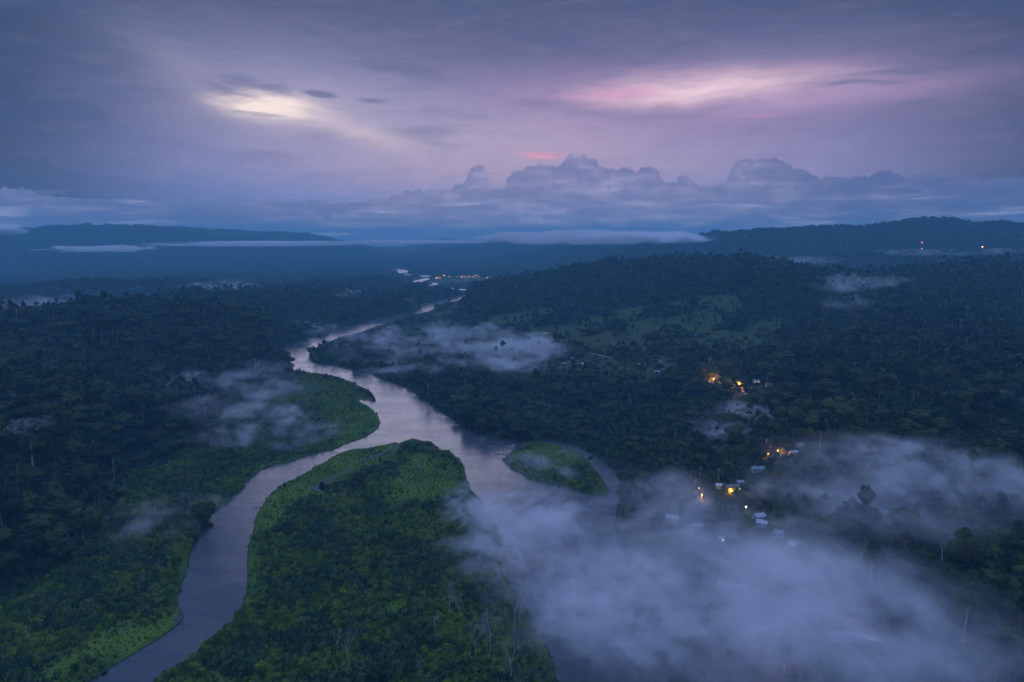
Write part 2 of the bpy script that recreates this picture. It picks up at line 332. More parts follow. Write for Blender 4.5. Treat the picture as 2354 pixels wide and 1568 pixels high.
def height(x, y, sd=None):
    x = np.asarray(x, float); y = np.asarray(y, float)
    r = np.hypot(x, y)
    wx = x + 90 * fbm(x, y, 700, 2, 3.0) * np.clip(r / 3000, .4, 2); wy = y + 90 * fbm(x, y, 700, 2, 9.0) * np.clip(r / 3000, .4, 2)
    acc = np.zeros(x.shape)
    groups = {}
    for a, b, wf, wb in SEG:
        dx, dy = b[0] - a[0], b[1] - a[1]; L = dx * dx + dy * dy
        ha, hb = max(a[2] - 12, 3), max(b[2] - 12, 3)
        lim = 2.6 * max(wf, wb)
        m = (wx > min(a[0], b[0]) - lim) & (wx < max(a[0], b[0]) + lim) & (wy > min(a[1], b[1]) - lim) & (wy < max(a[1], b[1]) + lim)
        if not m.any(): continue
        px, py = wx[m] - a[0], wy[m] - a[1]
        tt = np.clip((px * dx + py * dy) / L, 0, 1)
        qx, qy = px - tt * dx, py - tt * dy; d = np.hypot(qx, qy)
        front = (qx * (a[0] + tt * dx) + qy * (a[1] + tt * dy)) < 0
        ww = np.where(front, wf, wb)
        hh = (ha + (hb - ha) * tt) * np.exp(-(d / ww) ** 2 * 0.9)
        acc[m] = np.maximum(acc[m], hh)
    h = acc
    amp = np.clip(h / 120, 0, 1.6)
    rid = 1 - 2 * np.abs(fbm(x, y, 420, 4, 21.0))
    h = h + amp * (rid * 26 - 18) + amp * 7 * fbm(x, y, 130, 3, 4.0)
    h = h + 2.5 + 1.6 * fbm(x, y, 240, 3, 7.0) * np.clip(r / 2500, .5, 3)
    h = np.maximum(h, 1.2)
    if sd is None: sd = water_sd(x, y)
    bank = sstep(-4, 8, sd)
    low = np.clip(sd / 60, 0, 1)                                # hills come down to the banks
    h = np.where(sd < 60, np.minimum(h, 2.2 + 0.6 * fbm(x, y, 30, 2, 1.0) + low ** 1.6 * 200), h)
    fl = np.zeros(x.shape, bool); fd = np.full(x.shape, 90.0)
    for q in FLAT: fl |= inside(q, x, y); fd = np.minimum(fd, edist(q, x, y, 90.0))
    k_ = np.where(fl, 0.0, sstep(0, 90, fd)); base = 2.4 + 1.0 * fbm(x, y, 60, 3, 2.0)
    h = base + (h - base) * k_
    h = np.minimum(h, np.maximum(cap(x, y), 2.0))
    return -3.5 + (h + 3.5) * bank
def hit(u, v):                                # first place where the direction meets the relief
    d = ray(u, v); hyp_ = math.hypot(d[0], d[1])
    rr = np.concatenate([np.arange(250, 3000, 6.0), np.arange(3000, 16000, 25.0)])
    tt = rr / hyp_; x, y, z = d[0] * tt, d[1] * tt, CAM_H + d[2] * tt
    hh = height(x, y); k = np.nonzero(hh >= z)[0]
    i = k[0] if len(k) else len(rr) - 1
    return np.array([x[i], y[i], hh[i]])

d2 = lambda pts: gpoly(pts)
MEADOW_W = d2([(668,862),(720,862),(800,880),(870,930),(880,985),(800,1035),(740,1052),(650,1020),(540,1010),(470,990),(520,950),(600,905)])
LOW_W = d2([(420,1040),(640,1020),(760,1055),(640,1110),(560,1170),(470,1210),(440,1250),(450,1300),(425,1440),(330,1500),(200,1568),(100,1700),(-400,1700),(-300,1500),(-60,1420),(120,1330),(260,1200),(300,1100)])
EAST_LOW = d2([(700,802),(760,768),(900,738),(1000,712),(1060,745),(1120,790),(1180,815),(1300,850),(1400,870),(1500,880),(1400,950),(1200,1010),(1050,980),(900,870),(740,845)])
FLAT += [MEADOW_W, LOW_W, DELTA, ISLET, EAST_LOW]
SPIT = d2([(700,802),(760,768),(900,738),(1000,722),(1050,760),(1150,800),(1280,850),(1200,900),(1000,860),(900,850),(740,845)])
# clearings: (u, v, half width, half height) of pasture, found on the relief
CLEAR = [(1165,738,60,16),(1290,762,75,18),(1400,785,95,20),(1640,688,48,14),(1672,702,36,14),(1520,748,80,28),(1470,800,95,16),(1690,792,95,28),(1570,790,60,20),(1600,745,60,18),(1360,745,55,16),(1240,720,40,12),(1450,720,50,14),(1120,752,60,12),(1560,705,36,12),(1760,760,50,16),
         (1400,852,140,15),(1320,838,75,12),(1500,862,115,13),(1450,835,100,9),(1760,850,40,10),(1860,905,40,9),(1990,860,36,10),(1240,930,50,9),(1370,905,60,8),(1900,850,18,9),(1035,905,34,8),(1120,790,60,14),(1230,790,50,14),(1080,722,40,8),(1660,880,45,9),(1710,896,34,8),(1020,722,40,6),
         (960,715,60,6),(1040,648,60,4),(1150,640,60,3),(1780,1060,36,8),(1700,1130,50,12),(1760,1200,60,18),(1950,1480,120,45),(1760,1500,80,35),(1700,1360,60,14),(1830,1265,50,18),(1210,845,60,10),(90,1105,50,8)]
CL = []
for (u, v, a, b) in CLEAR:
    c = hit(u, v); r = math.hypot(c[0], c[1]); near = hit(u, v + b); 
    rn = math.hypot(near[0], near[1]); CL.append((c[0], c[1], a * r / FD, max(min(abs(r - rn), 260), a * r / FD * 0.45), math.atan2(c[0], c[1])))
def clearing(x, y):
    o = np.zeros(x.shape)
    for cx, cy_, a, b, th in CL:
        m = (np.abs(x - cx) < 3 * max(a, b)) & (np.abs(y - cy_) < 3 * max(a, b))
        if not m.any(): continue
        px, py = x[m] - cx, y[m] - cy_
        rad = px * math.sin(th) + py * math.cos(th); tan = px * math.cos(th) - py * math.sin(th)
        o[m] = np.maximum(o[m], np.exp(-((rad / b) ** 2 + (tan / a) ** 2) * 0.7))
    o = o + 0.35 * fbm(x, y, 60, 3, 13.0) * (o > .02)
    return sstep(0.38, 0.56, o)
GRAVEL = [gpoly(P(q, *A1)) for q in ([(640,1020),(700,975),(760,940),(850,905),(900,870),(1000,840),(1010,860),(930,905),(830,960),(780,1000),(700,1050),(640,1060)],
          [(1060,785),(1150,750),(1230,725),(1320,680),(1400,630),(1430,640),(1340,690),(1230,745),(1100,790)], [(1540,835),(1600,825),(1620,850),(1560,860)])]
GRAVEL += [gpoly(P([(1570,830),(1640,840),(1740,850),(1740,900),(1700,950),(1640,1020),(1560,1070),(1530,1020),(1580,960),(1560,890)], *A3)),
           gpoly(P([(60,640),(150,650),(260,670),(380,640),(300,700),(240,740),(150,740),(100,690)], *A4)),
           gpoly(P([(1500,560),(1600,555),(1720,590),(1650,600),(1560,580),(1440,595)], *A1))]

BRIGHT = [d2(q) for q in ([(690,866),(740,866),(810,884),(870,925),(884,980),(860,1015),(800,1035),(760,1020),(740,960),(690,900)],
    [(590,1160),(640,1112),(760,1050),(830,1026),(960,1024),(900,1070),(820,1100),(760,1130),(700,1150),(640,1200),(600,1260),(590,1330),(560,1400),(552,1360),(560,1260),(575,1190)],
    [(960,1040),(1010,1060),(1060,1090),(1080,1140),(1040,1170),(980,1160),(900,1170),(880,1130)], [(1165,1050),(1200,1020),(1270,1022),(1330,1050),(1290,1090),(1220,1085)],
    [(1130,1200),(1160,1260),(1180,1330),(1150,1340),(1125,1270)], [(1240,1460),(1270,1500),(1290,1568),(1240,1568),(1220,1520)],
    [(880,1380),(1000,1370),(1060,1400),(1000,1420),(880,1415)], [(240,1470),(400,1400),(435,1300),(450,1340),(430,1440),(300,1530),(160,1568),(60,1568)])]
def zones(x, y, sd):
    g = np.zeros(x.shape)
    for q in GRAVEL:
        g = np.maximum(g, inside(q, x, y) * 1.0)
    reed = (inside(DELTA, x, y) | inside(ISLET, x, y) | inside(MEADOW_W, x, y) | inside(LOW_W, x, y)) * 1.0
    c = clearing(x, y)
    return g, reed, c
def bright(x, y):
    o = np.full(x.shape, -40.0)
    for q in BRIGHT:
        d_ = edist(q, x, y, 40.0); o = np.maximum(o, np.where(inside(q, x, y), d_, -d_))
    return sstep(-14, 16, o + 26 * fbm(x, y, 55, 3, 5.0))

# ------------------------------------------------------------------ materials
MATS = {}
def mat(name, base=(0.1, 0.1, 0.1), rough=0.8, build=None, spec=0.3):
    m = bpy.data.materials.new(name); m.use_nodes = True; tr = m.node_tree
    b = tr.nodes['Principled BSDF']; b.inputs['Roughness'].default_value = rough
    b.inputs['Specular IOR Level'].default_value = spec
    b.inputs['Base Color'].default_value = (*base, 1)
    if build: build(tr, b)
    MATS[name] = m; return m
def foliage(name, dark, light, alt, size=0.004, rough=0.75, fine=0.25):
    def bld(tr, b):
        g, pos = nval(tr, 'ShaderNodeNewGeometry'); oi = tr.nodes.new('ShaderNodeObjectInfo')
        n1 = noise(tr, g.outputs['Position'], size, 3, 0.6)
        n2 = noise(tr, g.outputs['Position'], fine, 2, 0.6)
        rnd = E(tr, oi.outputs['Random'])
        c = mix(tr, (n2 * 0.7 + rnd * 0.6 - 0.15).ss(0.1, 1.0), dark, light)
        c = mix(tr, (n1 + (rnd - 0.5) * 0.8).ss(0.44, 0.78) * 0.85, c, alt)
        tr.links.new(c, b.inputs['Base Color'])
    return mat(name, rough=rough, build=bld, spec=0.15)
foliage('forest_leaves', (0.006, 0.014, 0.004), (0.042, 0.078, 0.018), (0.066, 0.080, 0.014), fine=0.10)
foliage('reed_leaves', (0.030, 0.070, 0.010), (0.120, 0.225, 0.028), (0.190, 0.235, 0.022), size=0.014)
foliage('banana_leaves', (0.012, 0.036, 0.015), (0.066, 0.134, 0.040), (0.105, 0.142, 0.026), size=0.010)
foliage('palm_leaves', (0.03, 0.07, 0.045), (0.07, 0.13, 0.08), (0.08, 0.12, 0.06))
foliage('dry_leaves', (0.10, 0.09, 0.075), (0.17, 0.15, 0.12), (0.15, 0.12, 0.07))
def bark(tr, b):
    g = tr.nodes.new('ShaderNodeNewGeometry'); n = noise(tr, g.outputs['Position'], 0.9, 3)
    tr.links.new(mix(tr, n.ss(0.3, 0.7), (0.34, 0.34, 0.33), (0.52, 0.52, 0.50)), b.inputs['Base Color'])
mat('pale_bark', rough=0.8, build=bark)
def bark2(tr, b):
    g = tr.nodes.new('ShaderNodeNewGeometry'); n = noise(tr, g.outputs['Position'], 0.9, 3)
    tr.links.new(mix(tr, n.ss(0.3, 0.7), (0.04, 0.035, 0.03), (0.08, 0.07, 0.06)), b.inputs['Base Color'])
mat('brown_bark', rough=0.9, build=bark2)
def ground_m(tr, b):
    at_ = tr.nodes.new('ShaderNodeAttribute'); at_.attribute_name = 'zones'
    s3 = tr.nodes.new('ShaderNodeSeparateColor'); tr.links.new(at_.outputs['Color'], s3.inputs[0])
    grav, reed, clr = (E(tr, s3.outputs[i]) for i in range(3))
    g = tr.nodes.new('ShaderNodeNewGeometry'); Pn = g.outputs['Position']
    n1 = noise(tr, Pn, 0.02, 5, 0.65); n2 = noise(tr, Pn, 0.35, 4, 0.65); n3 = noise(tr, Pn, 0.004, 4, 0.6)
    c = mix(tr, n2.ss(0.35, 0.7), (0.012, 0.022, 0.014), (0.035, 0.055, 0.028))
    c = mix(tr, n3.ss(0.4, 0.65) * 0.35, c, (0.06, 0.065, 0.03))
    grass = mix(tr, n1.ss(0.3, 0.7), (0.040, 0.070, 0.016), (0.088, 0.106, 0.024))
    grass = mix(tr, n2.ss(0.42, 0.66) * 0.8, grass, (0.012, 0.022, 0.010))
    c = mix(tr, clr.ss(0.2, 0.8), c, grass)
    rd = mix(tr, n1.ss(0.35, 0.65), (0.035, 0.075, 0.022), (0.100, 0.150, 0.030))
    c = mix(tr, reed * 0.9, c, rd)
    br = mix(tr, n1.ss(0.35, 0.62), (0.050, 0.120, 0.014), (0.130, 0.200, 0.020)); br = mix(tr, n2.ss(0.45, 0.7) * 0.7, br, (0.014, 0.034, 0.008))
    c = mix(tr, E(tr, at_.outputs['Alpha']), c, br)
    c = mix(tr, grav.ss(0.3, 0.7) * n1.ss(0.36, 0.52), c, mix(tr, n2.ss(0.3, 0.7), (0.06, 0.06, 0.055), (0.12, 0.115, 0.105)))
    # bare wet bank along the water line
    sx = tr.nodes.new('ShaderNodeSeparateXYZ'); tr.links.new(Pn, sx.inputs[0]); zz = E(tr, sx.outputs[2])
    c = mix(tr, zz.ss(1.1, 0.5), c, (0.055, 0.045, 0.035))
    tr.links.new(c, b.inputs['Base Color'])
    bp = tr.nodes.new('ShaderNodeBump'); bp.inputs['Strength'].default_value = 0.8; bp.inputs['Distance'].default_value = 2.0
    tr.links.new((n2 + n1 * 2.0).k, bp.inputs['Height']); tr.links.new(bp.outputs[0], b.inputs['Normal'])
mat('ground', rough=0.95, build=ground_m, spec=0.1)
def water_m(tr, b):
    g = tr.nodes.new('ShaderNodeNewGeometry'); Pn = g.outputs['Position']
    mp = tr.nodes.new('ShaderNodeMapping'); mp.inputs['Scale'].default_value = (0.4, 1.0, 1.0); mp.inputs['Rotation'].default_value = (0, 0, 0.3)
    tr.links.new(Pn, mp.inputs['Vector'])
    n1 = noise(tr, mp.outputs[0], 0.25, 4, 0.6); n2 = noise(tr, mp.outputs[0], 0.02, 4, 0.6, 1.0)
    c = mix(tr, n2.ss(0.35, 0.7), (0.050, 0.060, 0.066), (0.075, 0.078, 0.078))
    tr.links.new(c, b.inputs['Base Color'])
    tr.links.new(n2.ss(0.35, 0.7, 0.24, 0.32).k, b.inputs['Roughness'])
    bp = tr.nodes.new('ShaderNodeBump'); bp.inputs['Strength'].default_value = 0.16; bp.inputs['Distance'].default_value = 0.5
    tr.links.new(n1.k, bp.inputs['Height']); tr.links.new(bp.outputs[0], b.inputs['Normal'])
    b.inputs['IOR'].default_value = 1.5
mat('river_water', rough=0.15, build=water_m, spec=0.6)
def metal_roof(name, a, c2, rust=(0.16, 0.08, 0.05), k=0.4):
    def bld(tr, b):
        tcn = tr.nodes.new('ShaderNodeTexCoord'); wv = tr.nodes.new('ShaderNodeTexWave'); wv.inputs['Scale'].default_value = 6
        tr.links.new(tcn.outputs['Object'], wv.inputs['Vector'])
        n = noise(tr, tcn.outputs['Object'], 0.5, 4, 0.6)
        c = mix(tr, E(tr, wv.outputs['Fac']) * 0.4, a, c2); c = mix(tr, n.ss(0.55, 0.75) * k, c, rust)
        tr.links.new(c, b.inputs['Base Color'])
    return mat(name, rough=0.4, build=bld, spec=0.5)
metal_roof('zinc_roof', (0.44, 0.44, 0.46), (0.33, 0.33, 0.36)); metal_roof('grey_roof', (0.24, 0.24, 0.27), (0.17, 0.17, 0.20))
metal_roof('red_roof', (0.30, 0.09, 0.07), (0.22, 0.06, 0.05)); metal_roof('teal_roof', (0.10, 0.22, 0.23), (0.07, 0.17, 0.18))
metal_roof('brown_roof', (0.20, 0.13, 0.10), (0.15, 0.10, 0.08))
def plast(name, a, b2):
    def bld(tr, b):
        tcn = tr.nodes.new('ShaderNodeTexCoord'); n = noise(tr, tcn.outputs['Object'], 0.8, 4, 0.6)
        tr.links.new(mix(tr, n.ss(0.35, 0.7), a, b2), b.inputs['Base Color'])
    return mat(name, rough=0.85, build=bld)
plast('white_wall', (0.62, 0.62, 0.60), (0.52, 0.51, 0.49)); plast('teal_wall', (0.25, 0.42, 0.42), (0.2, 0.35, 0.36)); plast('wood_wall', (0.22, 0.15, 0.10), (0.14, 0.10, 0.07))
plast('dark_door', (0.10, 0.07, 0.05), (0.06, 0.045, 0.035)); plast('road_gravel', (0.20, 0.18, 0.16), (0.30, 0.27, 0.24)); plast('rock', (0.22, 0.21, 0.20), (0.12, 0.12, 0.12))
plast('steel', (0.35, 0.35, 0.36), (0.28, 0.28, 0.29)); plast('tyre', (0.02, 0.02, 0.02), (0.03, 0.03, 0.03))
mat('window_glass', (0.03, 0.035, 0.04), 0.1, spec=0.6)
def emis(name, c, s):
    def bld(tr, b): b.inputs['Emission Color'].default_value = (*c, 1); b.inputs['Emission Strength'].default_value = s
    return mat(name, (0.3, 0.25, 0.2), 0.5, bld)
emis('lamp_glow', (1.0, 0.38, 0.08), 22.0); emis('far_lamp_glow', (1.0, 0.34, 0.08), 15.0); emis('white_lamp_glow', (1.0, 0.70, 0.45), 9.0); emis('red_beacon_glow', (1.0, 0.12, 0.06), 12.0)
emis('lit_window', (1.0, 0.55, 0.22), 3.0)
for nm, c_ in (('car_white', (0.75, 0.76, 0.78)), ('car_blue', (0.20, 0.32, 0.45)), ('car_grey', (0.35, 0.36, 0.38))): mat(nm, c_, 0.3, spec=0.6)

# ------------------------------------------------------------------ object helpers
def mesh(name, verts, faces, materials, fm=None, smooth=False):
    me = bpy.data.meshes.new(name); me.from_pydata([tuple(v) for v in verts], [], [tuple(f) for f in faces])
    for m in materials: me.materials.append(MATS[m])
    if fm is not None: me.polygons.foreach_set('material_index', fm)
    if smooth: me.polygons.foreach_set('use_smooth', [True] * len(me.polygons))
    me.update(); return me
def obj(name, me, parent=None, loc=None):
    o = bpy.data.objects.new(name, me); col.objects.link(o)
    if parent: o.parent = parent
    if loc is not None: o.location = loc
    return o
def tag(o, label=None, cat=None, group=None, kind=None):
    if label: o['label'] = label
    if cat: o['category'] = cat
    if group: o['group'] = group
    if kind: o['kind'] = kind
    return o
def thing(name, label, cat, loc, rz=0, group=None):
    o = bpy.data.objects.new(name, None); o.empty_display_size = 2; col.objects.link(o)
    o.location = loc; o.rotation_euler = (0, 0, rz); return tag(o, label, cat, group)
class MB:
    def __init__(s): s.v = []; s.f = []
    def add(s, v, f): k = len(s.v); s.v += [tuple(q) for q in v]; s.f += [tuple(i + k for i in q) for q in f]
    def box(s, x0, x1, y0, y1, z0, z1):
        s.add([(x0,y0,z0),(x1,y0,z0),(x1,y1,z0),(x0,y1,z0),(x0,y0,z1),(x1,y0,z1),(x1,y1,z1),(x0,y1,z1)],
              [(0,3,2,1),(4,5,6,7),(0,1,5,4),(1,2,6,5),(2,3,7,6),(3,0,4,7)])
    def tube(s, pts, rad, n=5):
        pts = [np.array(p, float) for p in pts]; v = []; f = []
        for i, p in enumerate(pts):
            d = pts[min(i + 1, len(pts) - 1)] - pts[max(i - 1, 0)]; d = d / (np.linalg.norm(d) + 1e-9)
            a = np.cross(d, (0.3, 0.9, 0.1)); a /= np.linalg.norm(a) + 1e-9; b = np.cross(d, a)
            for k in range(n): th = 2 * math.pi * k / n; v.append(p + rad[i] * (math.cos(th) * a + math.sin(th) * b))
        for i in range(len(pts) - 1):
            for k in range(n): f.append((i * n + k, i * n + (k + 1) % n, (i + 1) * n + (k + 1) % n, (i + 1) * n + k))
        f.append(tuple(range(n))[::-1]); f.append(tuple((len(pts) - 1) * n + k for k in range(n)))
        s.add(v, f)
    def mesh(s, name, m, smooth=False): return mesh(name, s.v, s.f, [m] if isinstance(m, str) else m, smooth=smooth)

# ------------------------------------------------------------------ ground
def build_ground():
    NA, NR = 1500, 900
    az = np.linspace(R(-56), R(56), NA)
    rr = np.exp(np.linspace(math.log(170), math.log(24000), NR))
    AZg, RR = np.meshgrid(az, rr); x = (RR * np.sin(AZg)).ravel(); y = (RR * np.cos(AZg)).ravel()
    sd = water_sd(x, y); z = height(x, y, sd)
    z = np.where(np.hypot(x, y) > 17500, z * np.clip((21000 - np.hypot(x, y)) / 3500, 0, 1), z)
    g, reed, c = zones(x, y, sd)
    me = bpy.data.meshes.new('ground')
    n = NA * NR; me.vertices.add(n); me.vertices.foreach_set('co', np.stack([x, y, z], 1).astype(np.float32).ravel())
    i = np.arange(n).reshape(NR, NA); q = np.stack([i[:-1, :-1], i[:-1, 1:], i[1:, 1:], i[1:, :-1]], -1).reshape(-1, 4)[:, ::-1]
    m = len(q); me.loops.add(m * 4); me.loops.foreach_set('vertex_index', q.astype(np.int32).ravel())
    me.polygons.add(m); me.polygons.foreach_set('loop_start', np.arange(0, m * 4, 4, dtype=np.int32)); me.polygons.foreach_set('loop_total', np.full(m, 4, np.int32))
    me.polygons.foreach_set('use_smooth', np.ones(m, bool))
    me.update(calc_edges=True)
    a = me.attributes.new('zones', 'FLOAT_COLOR', 'POINT')
    a.data.foreach_set('color', np.stack([g, reed, c, bright(x, y)], 1).astype(np.float32).ravel())
    me.materials.append(MATS['ground'])
    tag(obj('ground', me), kind='structure')
build_ground()
mb = MB(); S = 26000
mb.add([(-9000, 150, 0), (9000, 150, 0), (9000, 9000, 0), (-9000, 9000, 0)], [(0, 1, 2, 3)])
tag(obj('river', mb.mesh('river', 'river_water')), kind='structure')

# ------------------------------------------------------------------ vegetation prototypes
def leaf_faces(centers, normals, size, rs):
    n = len(centers); rnd = rs.normal(size=(n, 3)); a = np.cross(normals + 0.7 * rnd, rs.normal(size=(n, 3)))
    a /= np.linalg.norm(a, axis=1, keepdims=True) + 1e-9; nn = normals + 0.55 * rnd; nn /= np.linalg.norm(nn, axis=1, keepdims=True)
    b = np.cross(nn, a); s = size * rs.uniform(0.6, 1.3, (n, 1))
    v = np.stack([centers - a * s, centers - b * s * .7, centers + a * s, centers + b * s * .7], 1).reshape(-1, 3)
    f = np.arange(n * 4).reshape(-1, 4); return v, f
def ico(sub=1):
    bm = bmesh.new(); bmesh.ops.create_icosphere(bm, subdivisions=sub, radius=1.0)
    v = np.array([q.co[:] for q in bm.verts]); f = [[k.index for k in q.verts] for q in bm.faces]; bm.free(); return v, f
ICO1 = ico(1); ICO2 = ico(2)
def crown_data(seed, w, h, base, nl, leaves, lsize, flat=0.6, core=True):
    rs = np.random.default_rng(seed); V = []; F = []; k = 0
    for i in range(nl):
        th = 2 * math.pi * (i + rs.uniform(-.3, .3)) / max(nl - 2, 1); rad = w * (0.62 if i >= 2 else 0.12) * rs.uniform(.65, 1.08)
        c = np.array([rad * math.cos(th), rad * math.sin(th), base + h * (0.30 + 0.45 * rs.random() + (0.22 if i < 2 else 0))])
        s = np.array([w * rs.uniform(.36, .58), w * rs.uniform(.36, .58), h * rs.uniform(.24, .42) * flat / 0.6])
        if core:
            v, f = ICO2 if leaves > 60 else ICO1
            bump = 1 + 0.22 * rs.normal(size=(len(v), 1)) * 0.6
            vv = c + v * s * 0.86 * bump; V.append(vv); F += [[q + k for q in g] for g in f]; k += len(vv)
        d = rs.normal(size=(leaves, 3)); d[:, 2] = np.abs(d[:, 2]) * 0.9 - 0.25; d /= np.linalg.norm(d, axis=1, keepdims=True)
        pos = c + d * s * rs.uniform(0.86, 1.16, (leaves, 1))
        v, f = leaf_faces(pos, d / s / np.linalg.norm(d / s, axis=1, keepdims=True), lsize, rs); V.append(v); F += [[q + k for q in g] for g in f.tolist()]; k += len(v)
    return np.concatenate(V), F
def trunk_mb(h, r0, seed, limbs=4, w=5, top=None):
    rs = random.Random(seed); m = MB(); top = top or h * 0.75
    bend = [rs.uniform(-.03, .03) * h, rs.uniform(-.03, .03) * h]
    m.tube([(0, 0, -2), (bend[0] * .5, bend[1] * .5, top * .5), (bend[0], bend[1], top), (bend[0], bend[1], h * .95)], [r0 * 1.3, r0, r0 * .7, r0 * .2], 6)
    for i in range(limbs):
        th = rs.uniform(0, 6.3); z = top * rs.uniform(.75, 1.0)
        m.tube([(bend[0], bend[1], z), (bend[0] + w * .35 * math.cos(th), bend[1] + w * .35 * math.sin(th), z + h * .08), (bend[0] + w * .7 * math.cos(th), bend[1] + w * .7 * math.sin(th), z + h * .17)], [r0 * .5, r0 * .35, r0 * .12], 4)
    return m
def bare_mb(h, seed, spread=0.34, depth=4, lean=0.0):
    rs = random.Random(seed); m = MB()
    def br(p, d, L, r, k):
        q1 = p + d * L * .5 + np.array([rs.gauss(0, .03), rs.gauss(0, .03), 0]) * L; q2 = p + d * L
        m.tube([p, q1, q2], [r, r * .85, r * .6], 5 if k == depth else 3)
        if k == 0: return
        for i in range(3 if k > 1 else 4):
            e = d + np.array([rs.gauss(0, spread * 1.3), rs.gauss(0, spread * 1.3), rs.uniform(-.05, .25)]); e /= np.linalg.norm(e)
            br(q2 if i else q1 + (q2 - q1) * rs.random(), e, L * rs.uniform(.5, .72), r * .55, k - 1)
    br(np.array([0, 0, -1.0]), np.array([lean, 0, 1.0]), h * .5, h * .009 + .08, depth)
    return m
def both(cv, cf, tm, lm, bm_):                # one mesh with crown and trunk for the wood
    k = len(cv); V = np.concatenate([cv, np.array(tm.v)]); F = list(cf) + [tuple(i + k for i in f) for f in tm.f]
    return mesh('tree_shape', V, F, [lm, bm_], [0] * len(cf) + [1] * len(tm.f))
KINDS = []                                    # (crown mesh, trunk mesh, whole mesh, height, words)
def kind(seed, w, h, base, nl, leaves, ls, tr, lm='forest_leaves', bk='brown_bark', words='', flat=.6):
    cv, cf = crown_data(seed, w, h, base, nl, leaves, ls, flat)
    tm = trunk_mb(base + h * .6, tr, seed, 5, w, base + h * .1)
    KINDS.append((mesh('crown', cv, cf, [lm]), tm.mesh('trunk', bk), both(cv, cf, tm, lm, bk), base + h, words))
kind(1, 7.5, 11, 4, 10, 110, 0.62, .35, words='round-crowned')
kind(2, 9.5, 10, 6, 13, 110, 0.65, .4, words='broad-crowned', flat=.5)
kind(3, 5.6, 12, 3, 9, 100, 0.6, .3, words='bushy upright')
kind(4, 10.5, 7.5, 9, 14, 100, 0.65, .42, bk='brown_bark', words='umbrella-crowned', flat=.5)
kind(5, 8.0, 11, 4, 11, 110, 0.62, .35, words='lumpy dense')
kind(6, 3.6, 8, 15, 6, 60, 0.6, .26, bk='pale_bark', words='tall thin pale-trunked')
kind(7, 4.2, 6, 19, 6, 60, 0.6, .26, bk='pale_bark', words='lofty pale-trunked')
kind(8, 4.5, 7, 2, 7, 80, 0.6, .22, words='low bushy')
FAR = []
for s_ in range(4):
    cv, cf = crown_data(40 + s_, 7.5, 11, 3, 7, 16, 1.6); FAR.append(mesh('far_tree_shape', cv, cf, ['forest_leaves']))
def blade_plant(seed, n, L, wid, up, m_, curl=0.5, z0=0.0, name='plant_shape'):
    rs = random.Random(seed); V = []; F = []
    for i in range(n):
        th = rs.uniform(0, 6.28); l = L * rs.uniform(.7, 1.15); u = up * rs.uniform(.7, 1.2); ox, oy = rs.gauss(0, L * .12), rs.gauss(0, L * .12)
        c, s = math.cos(th), math.sin(th); k = len(V)
        for j, (a, b, ww) in enumerate(((0, 0, .3), (.35, .55, 1.0), (.75, .8, .9), (1.1, .8 - curl, .1))):
            for sg in (-1, 1):
                V.append((ox + c * l * a * (1 - u * .5) - s * sg * wid * ww, oy + s * l * a * (1 - u * .5) + c * sg * wid * ww, z0 + l * b * u))
        for j in range(3): F.append((k + 2 * j, k + 2 * j + 1, k + 2 * j + 3, k + 2 * j + 2))
    return mesh(name, V, F, [m_])
def shrub_shape(seed, w, h, leaves, ls, m_):
    cv, cf = crown_data(seed, w, h, -h * .35, 5, leaves, ls, .7); return mesh('shrub_shape', cv, cf, [m_])
REEDS = [shrub_shape(60 + i, 3.0, 3.0, 50, .45, 'reed_leaves') for i in range(2)] + [blade_plant(70 + i, 46, 3.4, .16, 1.1, 'reed_leaves', .3) for i in range(3)]
BAN = [blade_plant(80 + i, 16, 4.2, .48, .95, 'banana_leaves', .6) for i in range(3)] + [shrub_shape(90, 3.2, 3.6, 60, .55, 'banana_leaves')]
UNDER = [shrub_shape(91, 3.6, 4.5, 55, .6, 'banana_leaves'), shrub_shape(92, 3.2, 3.6, 55, .55, 'forest_leaves'), BAN[0]]

